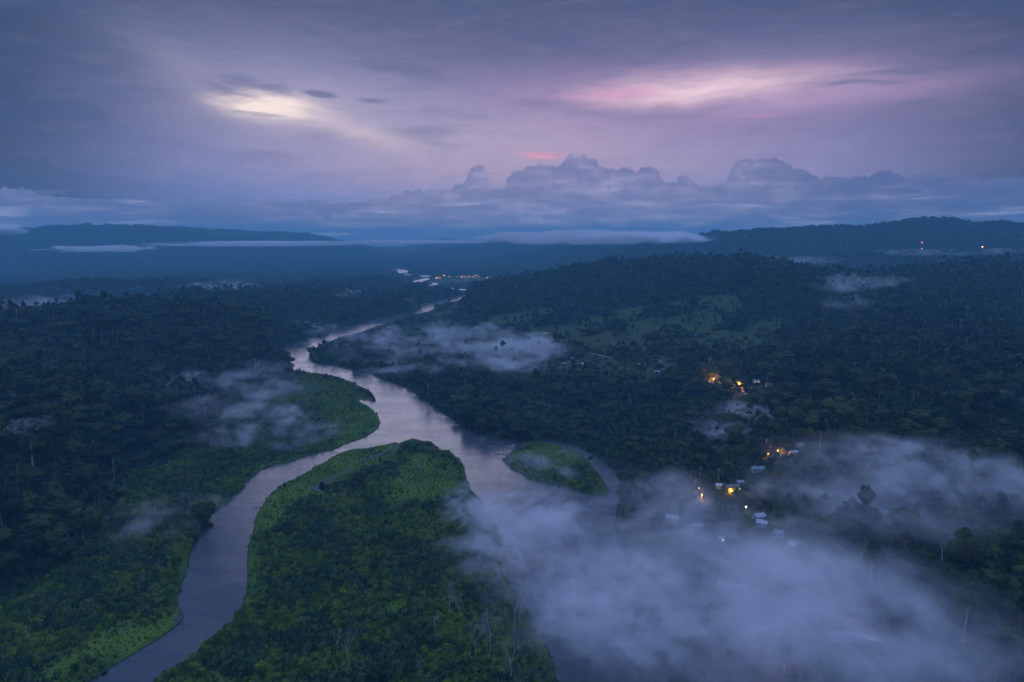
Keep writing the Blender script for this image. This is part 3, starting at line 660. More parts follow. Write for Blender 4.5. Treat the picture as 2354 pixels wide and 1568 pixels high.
# ------------------------------------------------------------------ scattering helpers
def scatter(name, pts, rz, scl, idx, shapes, label, cat):
    me = bpy.data.meshes.new(name); n = len(pts); me.vertices.add(n); me.vertices.foreach_set('co', pts.astype(np.float32).ravel()); me.update()
    for nm, ty, dat, key in (('rz', 'FLOAT_VECTOR', np.stack([np.zeros(n), np.zeros(n), rz], 1), 'vector'), ('scl', 'FLOAT_VECTOR', scl, 'vector'), ('idx', 'INT', idx, 'value')):
        a = me.attributes.new(nm, ty, 'POINT'); a.data.foreach_set(key, dat.astype(np.int32 if ty == 'INT' else np.float32).ravel())
    o = obj(name, me); tag(o, label, cat, kind='stuff')
    ng = bpy.data.node_groups.new(name, 'GeometryNodeTree')
    ng.interface.new_socket('Geometry', in_out='INPUT', socket_type='NodeSocketGeometry'); ng.interface.new_socket('Geometry', in_out='OUTPUT', socket_type='NodeSocketGeometry')
    gi = ng.nodes.new('NodeGroupInput'); go = ng.nodes.new('NodeGroupOutput'); ip = ng.nodes.new('GeometryNodeInstanceOnPoints'); jn = ng.nodes.new('GeometryNodeJoinGeometry')
    for s in shapes:
        so = bpy.data.objects.new('shape', s); oi = ng.nodes.new('GeometryNodeObjectInfo'); oi.inputs['Object'].default_value = so; oi.inputs['As Instance'].default_value = True
        ng.links.new(oi.outputs['Geometry'], jn.inputs[0])
    def na(nm, ty):
        q = ng.nodes.new('GeometryNodeInputNamedAttribute'); q.data_type = ty; q.inputs['Name'].default_value = nm; return q.outputs['Attribute']
    ng.links.new(gi.outputs[0], ip.inputs['Points']); ng.links.new(jn.outputs[0], ip.inputs['Instance']); ip.inputs['Pick Instance'].default_value = True
    ng.links.new(na('idx', 'INT'), ip.inputs['Instance Index'])
    e2r = ng.nodes.new('FunctionNodeEulerToRotation'); ng.links.new(na('rz', 'FLOAT_VECTOR'), e2r.inputs[0]); ng.links.new(e2r.outputs[0], ip.inputs['Rotation'])
    ng.links.new(na('scl', 'FLOAT_VECTOR'), ip.inputs['Scale']); ng.links.new(ip.outputs[0], go.inputs[0])
    md = o.modifiers.new('scatter', 'NODES'); md.node_group = ng
    return o
def jitter_grid(r0, r1, s, half=R(44)):
    xs = np.arange(-r1 * math.sin(half), r1 * math.sin(half), s); ys = np.arange(r0 * math.cos(half) * .9, r1, s)
    x, y = np.meshgrid(xs, ys); x = x.ravel() + rng.uniform(-.48, .48, x.size) * s; y = y.ravel() + rng.uniform(-.48, .48, y.size) * s
    r = np.hypot(x, y); m = (r >= r0) & (r < r1) & (np.abs(np.arctan2(x, y)) < half); return x[m], y[m]
def hides_water(x, y, z, h):                  # a plant this tall would stand in front of open water: the banks here are low
    r = np.hypot(x, y); out = np.zeros(x.shape, bool)
    L = (z + h) * r / np.maximum(CAM_H - z - h, 20)
    for k in (.12, .24, .36, .48, .6, .73, .86, 1.0):
        f = 1 + L * k / r; out |= water_sd(x * f, y * f, 6.0) < -1.5
    return out
HS = [
 ('farm_house', 'long white-roofed shed on the pasture, farthest up the right hill', 1254, 769, 24, 8, 3.2, .1, 'zinc_roof', 'white_wall', False),
 ('farm_house', 'small pale house just left of the pair below the long white shed', 1247, 790, 9, 7, 3, .3, 'zinc_roof', 'white_wall', False),
 ('farm_house', 'small pale house just right of the pair below the long white shed', 1267, 790, 10, 7, 3, .0, 'zinc_roof', 'white_wall', False),
 ('farm_house', 'pale roof half veiled by mist on the right-bank pasture', 1215, 798, 11, 7, 3, -.2, 'zinc_roof', 'white_wall', False),
 ('farm_house', 'tiny white roof deep in the mist left of the others', 1180, 792, 8, 6, 3, -.2, 'zinc_roof', 'white_wall', False),
 ('farm_house', 'grey-roofed house left in the row above the road', 1297, 839, 14, 9, 3.4, .2, 'grey_roof', 'wood_wall', False),
 ('farm_house', 'small white-roofed hut beside the grey-roofed house', 1311, 834, 8, 6, 2.8, .1, 'zinc_roof', 'white_wall', False),
 ('farm_house', 'tiny pale hut behind the hut beside the grey roof', 1316, 826, 5, 4, 2.6, .1, 'zinc_roof', 'white_wall', False),
 ('farm_house', 'white-roofed house with a lit porch left of the road', 1335, 840, 17, 9, 3.4, .25, 'zinc_roof', 'wood_wall', True),
 ('farm_house', 'low grey-violet roof at the pasture edge below the road', 1480, 865, 15, 8, 3, .15, 'grey_roof', 'white_wall', False),
 ('farm_house', 'pinkish weathered roof right of the grey-violet one below the road', 1510, 858, 14, 10, 3.4, -.3, 'grey_roof', 'white_wall', False),
 ('village_house', 'white-roofed house left of the first orange-lit trees', 1614, 879, 10, 7, 3, .7, 'zinc_roof', 'white_wall', False),
 ('village_house', 'small grey house below the first orange-lit trees', 1639, 886, 8, 6, 3, .2, 'grey_roof', 'white_wall', True),
 ('village_house', 'grey roof beside dim orange glow, right of the street lamp', 1738, 881, 13, 8, 3.2, -.2, 'grey_roof', 'white_wall', True),
 ('village_house', 'pale green-walled house with white awning, farthest right in the village', 1768, 898, 14, 9, 3.6, .05, 'red_roof', 'teal_wall', False),
 ('village_house', 'low house with brown roof on the slope below the street lamp', 1707, 912, 12, 7, 3, .1, 'brown_roof', 'white_wall', False),
 ('village_house', 'white gabled roof at the clearing above the mist', 1803, 1060, 11, 8, 3.2, -.3, 'zinc_roof', 'white_wall', False),
 ('village_house', 'white roof right of and behind the gabled one at the clearing', 1824, 1048, 11, 7, 3.2, .4, 'zinc_roof', 'white_wall', False),
 ('village_house', 'small grey roof up the slope from the white clearing roofs', 1838, 1030, 8, 6, 3, .2, 'grey_roof', 'white_wall', False),
 ('village_house', 'teal-roofed house on the slope above the mist', 1741, 1086, 15, 9, 3.4, .1, 'teal_roof', 'white_wall', False),
 ('village_house', 'brown-roofed house with brightly lit porch at the mist edge', 1684, 1127, 17, 10, 3.6, .15, 'brown_roof', 'wood_wall', True),
 ('village_house', 'grey-roofed house touching the lit-porch house on its right', 1700, 1118, 9, 8, 3.4, .2, 'grey_roof', 'wood_wall', False),
 ('village_house', 'pale roof in thin mist left of the lit-porch house', 1655, 1124, 10, 7, 3, -.2, 'zinc_roof', 'white_wall', False),
 ('village_house', 'white house just inside the mist, above the row of roofs', 1744, 1198, 12, 9, 3.4, .3, 'zinc_roof', 'white_wall', False),
 ('village_house', 'striped pale roof below the white house inside the mist', 1752, 1214, 11, 9, 3.2, -.6, 'zinc_roof', 'white_wall', False),
 ('village_house', 'dim pale roof right of the striped roof in the mist', 1790, 1232, 9, 8, 3.2, -.5, 'grey_roof', 'white_wall', False),
 ('village_house', 'flat square white roof alone in the middle of the mist', 1828, 1262, 13, 11, 3.2, -.3, 'zinc_roof', 'white_wall', False),
 ('village_house', 'faint wide roof deep in the mist near the river arm', 1545, 1198, 14, 9, 3.4, -.4, 'zinc_roof', 'white_wall', False),
 ('village_house', 'faint low roof right of the deep-mist roof near the river arm', 1600, 1220, 13, 6, 3, .1, 'grey_roof', 'white_wall', False),
 ('village_house', 'small bright roof at the lower left of the lit house in the mist', 1657, 1250, 6, 5, 3, .1, 'zinc_roof', 'white_wall', True),
 ('village_house', 'small pale roof on the slope far right above the mist', 2038, 1182, 9, 5, 3, -.5, 'zinc_roof', 'white_wall', False),
 ('village_house', 'long pale roof dimly showing in the lower mist', 1683, 1363, 24, 10, 4, -.35, 'zinc_roof', 'white_wall', False),
 ('village_house', 'two-storey white house beside the parked vehicles', 1726, 1480, 9, 8, 6.0, .75, 'zinc_roof', 'white_wall', False),
 ('village_house', 'little white canopy behind the two-storey white house', 1752, 1465, 6, 5, 4, .6, 'zinc_roof', 'steel', False),
]
VILLAGE_LAMPS = [(1697, 895), (1640, 880), (1652, 877), (1680, 1136), (1612, 1150), (1713, 1184), (1896, 1305), (1019, 724), (1745, 1497), (1763, 1490), (1776, 1494)]
SITES = []
for q in HS:
    p_ = hit(q[2], q[3]); SITES.append((p_[0], p_[1], q[4] * .6 + 5, math.hypot(p_[0], p_[1]) / (CAM_H - p_[2]) * 15))
for q in VILLAGE_LAMPS:
    p_ = hit(*q); SITES.append((p_[0], p_[1], 8, math.hypot(p_[0], p_[1]) / (CAM_H - p_[2]) * 12))
for du in range(-26, 30, 9):
    p_ = hit(1950 + du, 1480); SITES.append((p_[0], p_[1], 8, 40))
town = [(1003,640),(1007,638),(1012,640),(1021,633),(1033,637),(1052,636),(1061,637),(1070,639),(1078,636),(1094,634),(1099,637),(1120,640),(1124,640),(1158,641),(1066,634),(1088,637)]
for k_ in range(24):
    p_ = hit(1352 + 248 * k_ / 23, 812 + 56 * k_ / 23); SITES.append((p_[0], p_[1], 10, 70))
TOWN = []
for u, v in town:
    p_ = ground(u, v + 3, 4.0); TOWN.append(p_); SITES.append((p_[0], p_[1], 34, 330))
def on_site(x, y):
    o = np.zeros(x.shape, bool)
    for sx, sy, hw_, L_ in SITES:
        r_ = math.hypot(sx, sy); ux, uy = sx / r_, sy / r_
        rad = (x - sx) * ux + (y - sy) * uy; tan = (x - sx) * uy - (y - sy) * ux
        o |= (rad < hw_ * .8) & (rad > -L_ - 4) & (np.abs(tan) < hw_)
    return o
# ------------------------------------------------------------------ the woods
def forest_points(r0, r1, s, hmax):
    x, y = jitter_grid(r0, r1, s); sd = water_sd(x, y)
    m = sd > 4; x, y, sd = x[m], y[m], sd[m]
    z = height(x, y, sd); g, reed, c = zones(x, y, sd)
    dens = np.ones(x.shape)
    dens = np.where(c > .4, .04, dens); dens = np.where(g > .5, 0, dens)
    patch = fbm(x, y, 90, 3, 31.0)
    low = (z < 12) & (np.hypot(x, y) < 9000)
    dens = np.where(low, dens * np.where(patch > -0.05, .75, .35), dens)
    dens = np.where(inside(SPIT, x, y), dens * .25, dens)
    dens = np.where(reed > .5, np.where(patch > 0.36, .10, .006), dens)
    far = np.hypot(x, y) > 5000
    dens = np.where(far & (z < 15) & (fbm(x, y, 500, 3, 2.0) > .12), dens * .25, dens)
    keep = rng.random(x.size) < dens
    x, y, z, reed, sd = x[keep], y[keep], z[keep], reed[keep], sd[keep]
    return x, y, z, reed, sd
x, y, z, reed, sd = forest_points(330, 3600, 10.2, 18)
n = len(x); idx = rng.choice(len(KINDS), n, p=[.23, .2, .13, .09, .21, .022, .012, .106])
hk = np.array([k[3] for k in KINDS])
pv = fbm(x, y, 160, 3, 50.0)
s = np.clip(rng.lognormal(-0.22, .36, n) + pv * .35, .4, 2.0)
s = np.where(reed > .5, s * .7, s)
s = np.where((x > 40) & (np.hypot(x, y) < 1150) & (z < 40), np.minimum(s, 1.15) * .72, s)     # low village trees on the flat
hw = hides_water(x, y, z, hk[idx] * s * .9)
s2 = np.where(hw, s * .42, s); hw2 = hides_water(x, y, z, hk[7] * s2 * .9)
idx = np.where(hw, 7, idx); k = (~hw2 | (np.hypot(x, y) < 1000) & (rng.random(n) < .3)) & ~on_site(x, y) & ~((np.hypot(x, y) > 2200) & (z < 3) & (water_sd(x, y) < 35))
x, y, z, s, idx = x[k], y[k], z[k], s2[k], idx[k]
# sizes in the picture
dist = np.sqrt(x * x + y * y + (z - CAM_H) ** 2)
cP, sP = math.cos(PITCH), math.sin(PITCH)
dep = y * cP - (z + 8 - CAM_H) * sP; uu = 1177 + FD * x / dep; vv = 784 - FD * (y * sP + (z + 8 - CAM_H) * cP) / dep
vis = (uu > 10) & (uu < 2344) & (vv < 1560)
size = np.where(vis, hk[idx] * s / dist, 0)
foggy = (uu > 1180) & (uu < 2080) & (vv > 1150)
size = np.where(foggy, size * .3, size)
big = np.argsort(-size)[:255]
rest = np.ones(len(x), bool); rest[big] = False
rz = rng.uniform(0, 6.283, len(x)); sz = np.stack([s * rng.uniform(.9, 1.15, len(x)), s * rng.uniform(.9, 1.15, len(x)), s], 1)
scatter('forest', np.stack([x, y, z - .4], 1)[rest], rz[rest], sz[rest], idx[rest], [k_[2] for k_ in KINDS], 'dense dark green rainforest covering the hills and the river banks', 'forest')
def region(u, v, xx, yy):
    if inside(DELTA, np.array([xx]), np.array([yy]))[0]: return 'on the wedge-shaped green island between the river arms'
    if u < 700: return 'on the left bank of the river, below the left hill' if v > 1150 else 'on the dark slope of the left hill'
    if v > 1150 and u > 1900: return 'on the dark slope at the lower right edge'
    if v > 1000 and u > 1200: return 'among the mist on the right bank'
    return 'on the right bank behind the river'
for i in big:
    kk = KINDS[idx[i]]; reg = region(uu[i], vv[i], x[i], y[i])
    lb = f'dark green {kk[4]} tree {reg}'
    tr_ = thing('forest_tree', lb, 'tree', (x[i], y[i], z[i] - .4), rz[i], f'{kk[4]} trees {reg}'); tr_.scale = sz[i]
    obj('crown', kk[0], tr_); obj('trunk', kk[1], tr_)
# far woods
x, y, z, reed, sd = forest_points(3600, 9800, 21.0, 14)
n = len(x); s = np.clip(rng.lognormal(0.05, .3, n), .6, 2.0) * np.clip(np.hypot(x, y) / 6000, .75, 1.3)
s = np.where(z > 60, s, s * .8)
s = np.where(hides_water(x, y, z, 14 * s), 0, s); k = (s > 0) & (sd > 45) & ~on_site(x, y)
scatter('far_forest', np.stack([x, y, z - 2], 1)[k], rng.uniform(0, 6.28, k.sum()), np.stack([s * 1.35, s * 1.35, s], 1)[k], rng.integers(0, 4, k.sum()), FAR, 'hazy blue distant forest covering the valley plain and far ridges', 'forest')
# reeds, grasses, shrubs and banana plants
x, y = jitter_grid(330, 1750, 3.4); sd = water_sd(x, y); m = sd > 1.0; x, y, sd = x[m], y[m], sd[m]
r = np.hypot(x, y)
g, reed, c = zones(x, y, sd); z = height(x, y, sd)
patch = fbm(x, y, 70, 3, 77.0)
isr = (reed > .5) & (g < .5)
thin = rng.random(x.size) < np.clip(1.35 - r / 1500, .22, 1)
rim = (sd < 22)
isb = isr & (patch > -.02) & ~rim
brt = bright(x, y) > rng.random(x.size)
low_ = isr & brt
a = isr & ~isb & thin & ~brt; b_ = isb & thin & ~brt
dry = (reed < .5) & (c > .5) & (rng.random(x.size) < .06)
def put(name, k, shapes, sc0, label, cat):
    n = k.sum(); s = np.clip(rng.lognormal(0, .25, n), .5, 1.9) * sc0 * (1 + .5 * np.clip(fbm(x[k], y[k], 26, 2, 3.0), -.8, .9))
    s = s * np.clip(r[k] / 1000, 1, 1.5); s = np.where(sd[k] < 8, s * .55, s); s = np.where(hides_water(x[k], y[k], z[k], 3.5 * s) & (sd[k] < 25), s * .4, s)
    scatter(name, np.stack([x[k], y[k], z[k] - .3], 1), rng.uniform(0, 6.28, n), np.stack([s, s, s], 1), rng.integers(0, len(shapes), n), shapes, label, cat)
put('reed_bed', a, REEDS, 1.0, 'bright green reeds and grasses edging the islands and low banks', 'reeds')
put('grass_meadow', low_, REEDS, .42, 'low bright green grass on the river margins', 'grass')
put('banana_thicket', b_, BAN, 1.0, 'dark green banana and shrub thicket on the river island and banks', 'thicket')
cc = ~on_site(x, y) & (reed < .5) & (g < .5) & (c < .5) & (rng.random(x.size) < np.where(inside(SPIT, x, y), .9, .30))
put('undergrowth', cc | dry, UNDER, 1.1, 'shrubby undergrowth between the forest trees', 'undergrowth')

# ------------------------------------------------------------------ bare and pale trees one can tell apart
def bare(u, v, h_px, seed, label, depth=4, spread=.34, lean=0.0, name='bare_tree'):
    p = hit(u, v); d_ = math.dist(p, (0, 0, CAM_H)); h = h_px / FD * d_ * 0.98
    tr_ = thing(name, label, 'tree', p, seed)
    m = MB(); top = h * .5
    full = bare_mb(h, seed, spread, depth, lean)
    nt = 5 * 3  # first tube is the trunk
    o = obj('trunk', MBt(full, 0, 1).mesh('trunk', 'pale_bark'), tr_)
    if depth > 0: obj('crown', MBt(full, 1, None).mesh('crown', 'pale_bark'), tr_)
def MBt(full, a, b):
    m = MB(); n0 = 15; f0 = 12
    if a == 0: m.v = full.v[:n0]; m.f = full.f[:f0]
    else: m.v = full.v[n0:]; m.f = [tuple(i - n0 for i in f) for f in full.f[f0:]]
    return m
for (u, v, h, label) in (
    (800, 1546, 80, 'bare pale tree with a straight stem, lower left of the two at the island bottom'), (776, 1500, 46, 'small bare spreading tree just above the taller bare one on the island'),
    (1002, 1475, 60, 'bare white-stemmed tree in the dark thicket at the middle of the island bottom'), (1035, 1418, 70, 'faint bare tree upslope on the island thicket'),
    (1093, 1520, 82, 'many-branched bare tree with a fan-shaped crown near the island edge'), (1128, 1510, 88, 'twin-topped bare tree right of the fan-shaped bare tree'),
    (1183, 1462, 118, 'tallest bare pale tree, standing where the mist meets the island'), (1196, 1446, 86, 'slim bare stem at the mist edge, right of the tallest bare tree'),
    (1174, 1568, 84, 'bare tree cut by the bottom edge near the misty river arm'), (966, 1568, 34, 'bare tree top at the very bottom edge of the picture, on the island'),
    (1055, 1422, 50, 'second faint bare tree in the upper thicket of the island')):
    bare(u, v, h, int(u), label)
for (u, v, h, label) in ((2157, 1352, 74, 'lone branchless pale stem rising from the mist at lower right'), (2261, 1412, 36, 'short branchless pale stem on the dark lower right slope')):
    bare(u, v, h * 2, int(u), label, depth=0, name='dead_tree')
for (u, v, h, label) in ((2200, 1285, 84, 'leaning bare pale tree at the right edge of the mist bank'), (2222, 1245, 60, 'bare forked tree behind the leaning pale one at right'),
    (2058, 1192, 50, 'bare branching tree behind the mist, above the lone stems')):
    bare(u, v, h, int(u), label, depth=3)
# pale-stemmed trees on the pasture of the right-hand hill
pale = KINDS[6]; spots = [(1645,832,40),(1656,842,44),(1664,836,40),(1693,824,34),(1703,815,30),(1712,820,38),(1742,834,40),(1735,800,30),(1757,760,34),(1790,758,34),(1779,745,30),(1835,838,36),(1880,842,42),(1570,770,34),(1380,785,34),(1350,768,40),(1412,800,32),(1605,742,30),(1120,1050,0)]
for j, (u, v, hp) in enumerate(spots[:-1]):
    p = hit(u, v); s = hp / FD * math.dist(p, (0, 0, CAM_H)) / 25
    tr_ = thing('pale_stemmed_tree', 'tall bare-stemmed tree with a small crown on the right-hill pasture', 'tree', p, j, 'tall pale-stemmed trees on the pasture of the right hill'); tr_.scale = (s, s, s)
    obj('crown', pale[0], tr_); obj('trunk', pale[1], tr_)
p = hit(75, 1075); d_ = math.dist(p, (0, 0, CAM_H)); s = 88 / FD * d_ / 21
tr_ = thing('umbrella_tree', 'large solitary dome-crowned tree with a pale trunk on the left slope', 'tree', p); tr_.scale = (s, s, s)
cv, cf = crown_data(144, 9.5, 7.5, 13, 12, 110, .8, .6); obj('crown', mesh('crown', cv, cf, ['dry_leaves']), tr_); obj('trunk', trunk_mb(18, .4, 5, 7, 9, 13).mesh('trunk', 'pale_bark'), tr_)
# island-tip trees
for (u, v, s, lb) in ((985, 1030, .55, 'dense dark bush-like tree on the upper tip of the island'), (955, 1034, .42, 'smaller dark tree left of the one on the island tip'), (1018, 1055, .4, 'rounded tree on the right shoulder of the island tip'),
                      (775, 745, .8, 'spreading riverside tree leaning over the far bend'), (735, 778, .9, 'dark riverside tree at the left end of the right-bank spit')):
    p = hit(u, v); tr_ = thing('riverside_tree', lb, 'tree', p, u); tr_.scale = (s, s, s * .9); obj('crown', KINDS[4][0], tr_); obj('trunk', KINDS[4][1], tr_)

# ------------------------------------------------------------------ houses
def house(name, label, u, v, L, W, H, rz, roof='zinc_roof', wall='white_wall', lit=False, pitch=.28, loc=None, cat='house', group=None, door=True):
    p = hit(u, v) if loc is None else loc
    L *= .82; W *= .82
    t_ = thing(name, label, cat, p + np.array([0, 0, .1]), rz, group)
    a = MB(); a.box(-L/2, L/2, -W/2, W/2, -1.5, H); obj('wall', a.mesh('wall', wall), t_)
    rr_ = W / 2 * pitch * 2; e = .6; m = MB(); th = .12
    for sg in (-1, 1):
        y0, y1 = 0, sg * (W / 2 + e); z0, z1 = H + rr_, H - e * pitch * 2 * .5 + .15
        v_ = [(-L/2 - e, y0, z0), (L/2 + e, y0, z0), (L/2 + e, y1, z1), (-L/2 - e, y1, z1)]
        v_ += [(a_, b_, c_ + th) for a_, b_, c_ in v_]; f_ = [(0,3,2,1),(4,5,6,7),(0,1,5,4),(1,2,6,5),(2,3,7,6),(3,0,4,7)]
        m.add(v_, f_)
    rf = obj('roof', m.mesh('roof', roof), t_)
    gb = MB()
    for sx in (-1, 1):
        xx = sx * L / 2; gb.add([(xx, -W/2, H), (xx, W/2, H), (xx, 0, H + rr_ - .05)], [(0, 1, 2)])
    obj('gable', gb.mesh('gable', wall), t_)
    wm = 'lit_window' if lit else 'window_glass'
    for sg in (-1, 1):
        for k_ in range(max(1, int(L // 4))):
            cx = -L / 2 + (k_ + .7) * L / max(1, int(L // 4)) ; cx = min(cx, L/2 - 1)
            f_ = MB(); f_.box(cx - .65, cx + .65, sg * W/2 - .06, sg * W/2 + .06, H * .38, H * .78); wo_ = obj('window', f_.mesh('window', 'wood_wall'), t_)
            q = MB(); q.box(cx - .55, cx + .55, sg * W/2 - .09, sg * W/2 + .09, H * .42, H * .74); obj('pane', q.mesh('pane', wm), wo_)
    if door:
        q = MB(); q.box(-L/2 + .5, -L/2 + 1.4, -W/2 - .08, -W/2 + .08, 0, 2.1); obj('door', q.mesh('door', 'dark_door'), t_)
    return t_
for i, q in enumerate(HS): house(q[0], q[1], *q[2:8], roof=q[8], wall=q[9], lit=q[10])
# bent hall with brown roof and a pale lower roof wing
p = hit(1950, 1476); t_ = thing('market_hall', 'large hall with bent ground plan, dull red roof and pale blue-white lower roof', 'hall', p)
def wing(x0, y0, x1, y1, w0, w1, zt, zb, m_, name):
    d_ = np.array([x1 - x0, y1 - y0]); L_ = np.linalg.norm(d_); d_ /= L_; nn = np.array([-d_[1], d_[0]])
    return d_, nn
pts = [(-13, 3), (1, 1.5), (17, -5)]
def strip(off0, off1, z0, z1, m_, name, th=.25):
    m = MB(); A = [(a, b + off0, z0) for a, b in pts]; B = [(a, b + off1, z1) for a, b in pts]
    for i in range(2):
        q = [A[i], A[i+1], B[i+1], B[i]]; v_ = [(a, b, c - th) for a, b, c in q] + q
        m.add(v_, [(0,1,2,3)[::-1],(4,5,6,7),(0,1,5,4),(1,2,6,5),(2,3,7,6),(3,0,4,7)])
    return obj(name, m.mesh(name, m_), t_)
strip(-4.5, 0, 4.2, 5.2, 'zinc_roof', 'lower_roof'); strip(.05, 13, 5.6, 7.6, 'red_roof', 'roof'); strip(13.05, 20, 7.5, 5.6, 'red_roof', 'roof')
m = MB()
for i in range(2):
    for off in (-4, 19): 
        a, b = pts[i], pts[i+1]; m.add([(a[0], a[1]+off, -2), (b[0], b[1]+off, -2), (b[0], b[1]+off, 4.1), (a[0], a[1]+off, 4.1), (a[0], a[1]+off+.3, -2), (b[0], b[1]+off+.3, -2), (b[0], b[1]+off+.3, 4.1), (a[0], a[1]+off+.3, 4.1)], [(0,1,2,3),(7,6,5,4),(3,2,6,7)])
for a in (pts[0], pts[2]): m.box(a[0]-.2, a[0]+.2, a[1]-4, a[1]+19, -2, 4.0)
obj('wall', m.mesh('wall', 'white_wall'), t_)
# parked vehicles
def vehicle(label, u, v, rz, m_='car_white', L=4.6, W=1.9, H=1.6, cat='car', name='parked_car', grp='vehicles parked beside the two-storey white house'):
    p = hit(u, v); t_ = thing(name, label, cat, p, rz, grp); b = MB()
    prof = [(-.5, .18), (-.5, .5), (-.42, .55), (-.34, .95), (-.28, 1), (.12, 1), (.2, .93), (.32, .6), (.46, .52), (.5, .42), (.5, .18)] if name == 'parked_car' else [(-.5, .14), (-.5, .95), (-.48, 1), (.44, 1), (.49, .92), (.5, .5), (.5, .14)]
    n_ = len(prof); v_ = [(a * L, -W/2, c * H) for a, c in prof] + [(a * L, W/2, c * H) for a, c in prof]
    b.add(v_, [tuple(range(n_)), tuple(range(2*n_-1, n_-1, -1))] + [(i, n_ + i, n_ + (i+1) % n_, (i+1) % n_) for i in range(n_)])
    obj('body', b.mesh('body', m_), t_)
    g_ = MB(); g_.box(-.3*L, .18*L, -W/2-.02, W/2+.02, H*.62, H*.9); obj('window', g_.mesh('window', 'window_glass'), t_)
    for sx in (-.3, .32):
        for sy in (-1, 1):
            w_ = MB(); w_.tube([(sx*L, sy*W/2 - .12, .33), (sx*L, sy*W/2 + .1, .33)], [.33, .33], 10); obj('wheel', w_.mesh('wheel', 'tyre'), t_)
VS = [(1745, 1497, 'car_white'), (1751, 1493, 'car_white'), (1757, 1489, 'car_grey'), (1763, 1486, 'car_white'), (1769, 1490, 'car_blue'), (1776, 1496, 'car_blue'),
      (1761, 1500, 'car_grey'), (1768, 1503, 'car_white'), (1740, 1503, 'car_white'), (1744, 1508, 'car_white'), (1782, 1470, 'car_grey'), (1787, 1468, 'car_white')]
nm_ = {'car_white': 'white', 'car_grey': 'grey', 'car_blue': 'blue'}
pos_ = ['first of the upper row counting from the house', 'second of the upper row counting from the house', 'in the middle of the upper row', 'fourth of the upper row', 'upper of the two at the right end', 'lower of the two at the right end',
        'in the middle of the lot, below the upper row', 'lowest in the middle of the lot', 'upper of two at the lower left corner', 'lower of two at the lower left corner', 'left of the pair standing apart at the upper right', 'right of the pair standing apart at the upper right']
for i, (u, v, c_) in enumerate(VS):
    bus = i in (4, 5, 8)
    vehicle(f'{nm_[c_]} parked {"van" if bus else "car"}, {pos_[i]}', u, v, -.9 + .1 * (i % 3), c_, L=6.2 if bus else 4.6, W=2.1 if bus else 1.9, H=2.3 if bus else 1.5, cat='van' if bus else 'car', name='parked_van' if bus else 'parked_car')
# road strips
def road(pts, wid, label=None, name='road'):
    P3 = []
    for a, b in zip(pts[:-1], pts[1:]):
        for k_ in range(16): u = a[0] + (b[0]-a[0])*k_/16; v = a[1] + (b[1]-a[1])*k_/16; P3.append(hit(u, v)[:2])
    P3 = np.array(P3); k3 = np.ones(9) / 9
    Q = np.stack([np.convolve(np.pad(P3[:, i], 4, 'edge'), k3, 'valid') for i in range(2)], 1)
    V = []; F = []
    for i in range(len(Q)):
        d_ = Q[min(i+1, len(Q)-1)] - Q[max(i-1, 0)]; d_ /= np.linalg.norm(d_) + 1e-9; nn = np.array([-d_[1], d_[0]])
        ws = [-1, -.5, 0, .5, 1]; pp = np.array([Q[i] + nn * wid/2 * k_ for k_ in ws]); hh = height(pp[:, 0], pp[:, 1]).max() + .6
        for q in pp: V.append((q[0], q[1], hh))
    for i in range(len(Q) - 1):
        for j in range(4): F.append((i*5+j, i*5+j+1, i*5+j+6, i*5+j+5))
    o = obj(name, mesh(name, V, F, ['road_gravel'], smooth=True)); tag(o, kind='structure')
road([(1352, 812), (1400, 823), (1450, 834), (1510, 846), (1560, 858), (1600, 868)], 8)
road([(1620, 876), (1660, 884), (1700, 898), (1730, 915)], 6)
# rocks in the shallows
for i in range(34):
    u = random.uniform(1118, 1190); v = random.uniform(1024, 1046); g_ = ground(u, v, .1); s = random.uniform(.7, 2.2)
    rs = np.random.default_rng(i); vv_ = ICO2[0] * (1 + .18 * rs.normal(size=(len(ICO2[0]), 1))) * np.array([s * 1.5, s, s * .5])
    o = obj('boulder', mesh('boulder', vv_, ICO2[1], ['rock'], smooth=False), loc=(g_[0], g_[1], .1)); o.rotation_euler[2] = i
    tag(o, 'grey boulder lying in the shallow rapids beside the small green islet', 'boulder', 'boulders in the rapids at the islet tip')
# driftwood at the island edge
p = ground(592, 1166); m = MB(); m.tube([(0, 0, -.5), (-4, -1.5, .8), (-9, -5, .3)], [.4, .3, .1], 6); m.tube([(-4, -1.5, .8), (-6, 1, 1.8), (-7, 2.5, 2.2)], [.2, .12, .05], 5)
tag(obj('driftwood', m.mesh('driftwood', 'brown_bark'), loc=(p[0] + 2, p[1], 0)), 'dark snag of driftwood reaching from the island bank into the left arm', 'driftwood')

# ------------------------------------------------------------------ lamps and masts
def lamp(label, u, v, hgt, head, glow, energy=0, group=None, colr=(1, .36, .06), loc=None):
    p = hit(u, v) if loc is None else loc
    t_ = thing('street_lamp', label, 'street lamp', p, 0, group); m = MB(); m.tube([(0, 0, -1), (0, 0, hgt), (0, -.8, hgt + .3)], [.16, .12, .08], 6); obj('pole', m.mesh('pole', 'steel'), t_)
    v_ = ICO1[0] * np.array([head, head, head * .8]) + np.array([0, -1.2, hgt + .2 + head * .2]); obj('lamp_head', mesh('lamp_head', v_, ICO1[1], [glow], smooth=True), t_)
    if energy:
        ld = bpy.data.lights.new('lamp_light', 'POINT'); ld.energy = energy; ld.color = colr; ld.shadow_soft_size = .4
        lo = bpy.data.objects.new('lamp_light', ld); col.objects.link(lo); lo.parent = t_; lo.location = (0, -1.6, hgt - .6)
lamp('street lamp lighting the trees brightest, at the road bend in the village', 1697, 895, 9, .45, 'lamp_glow', 30000)
lamp('street lamp among the first orange-lit trees, left of the road bend', 1640, 880, 7, .4, 'lamp_glow', 30000)
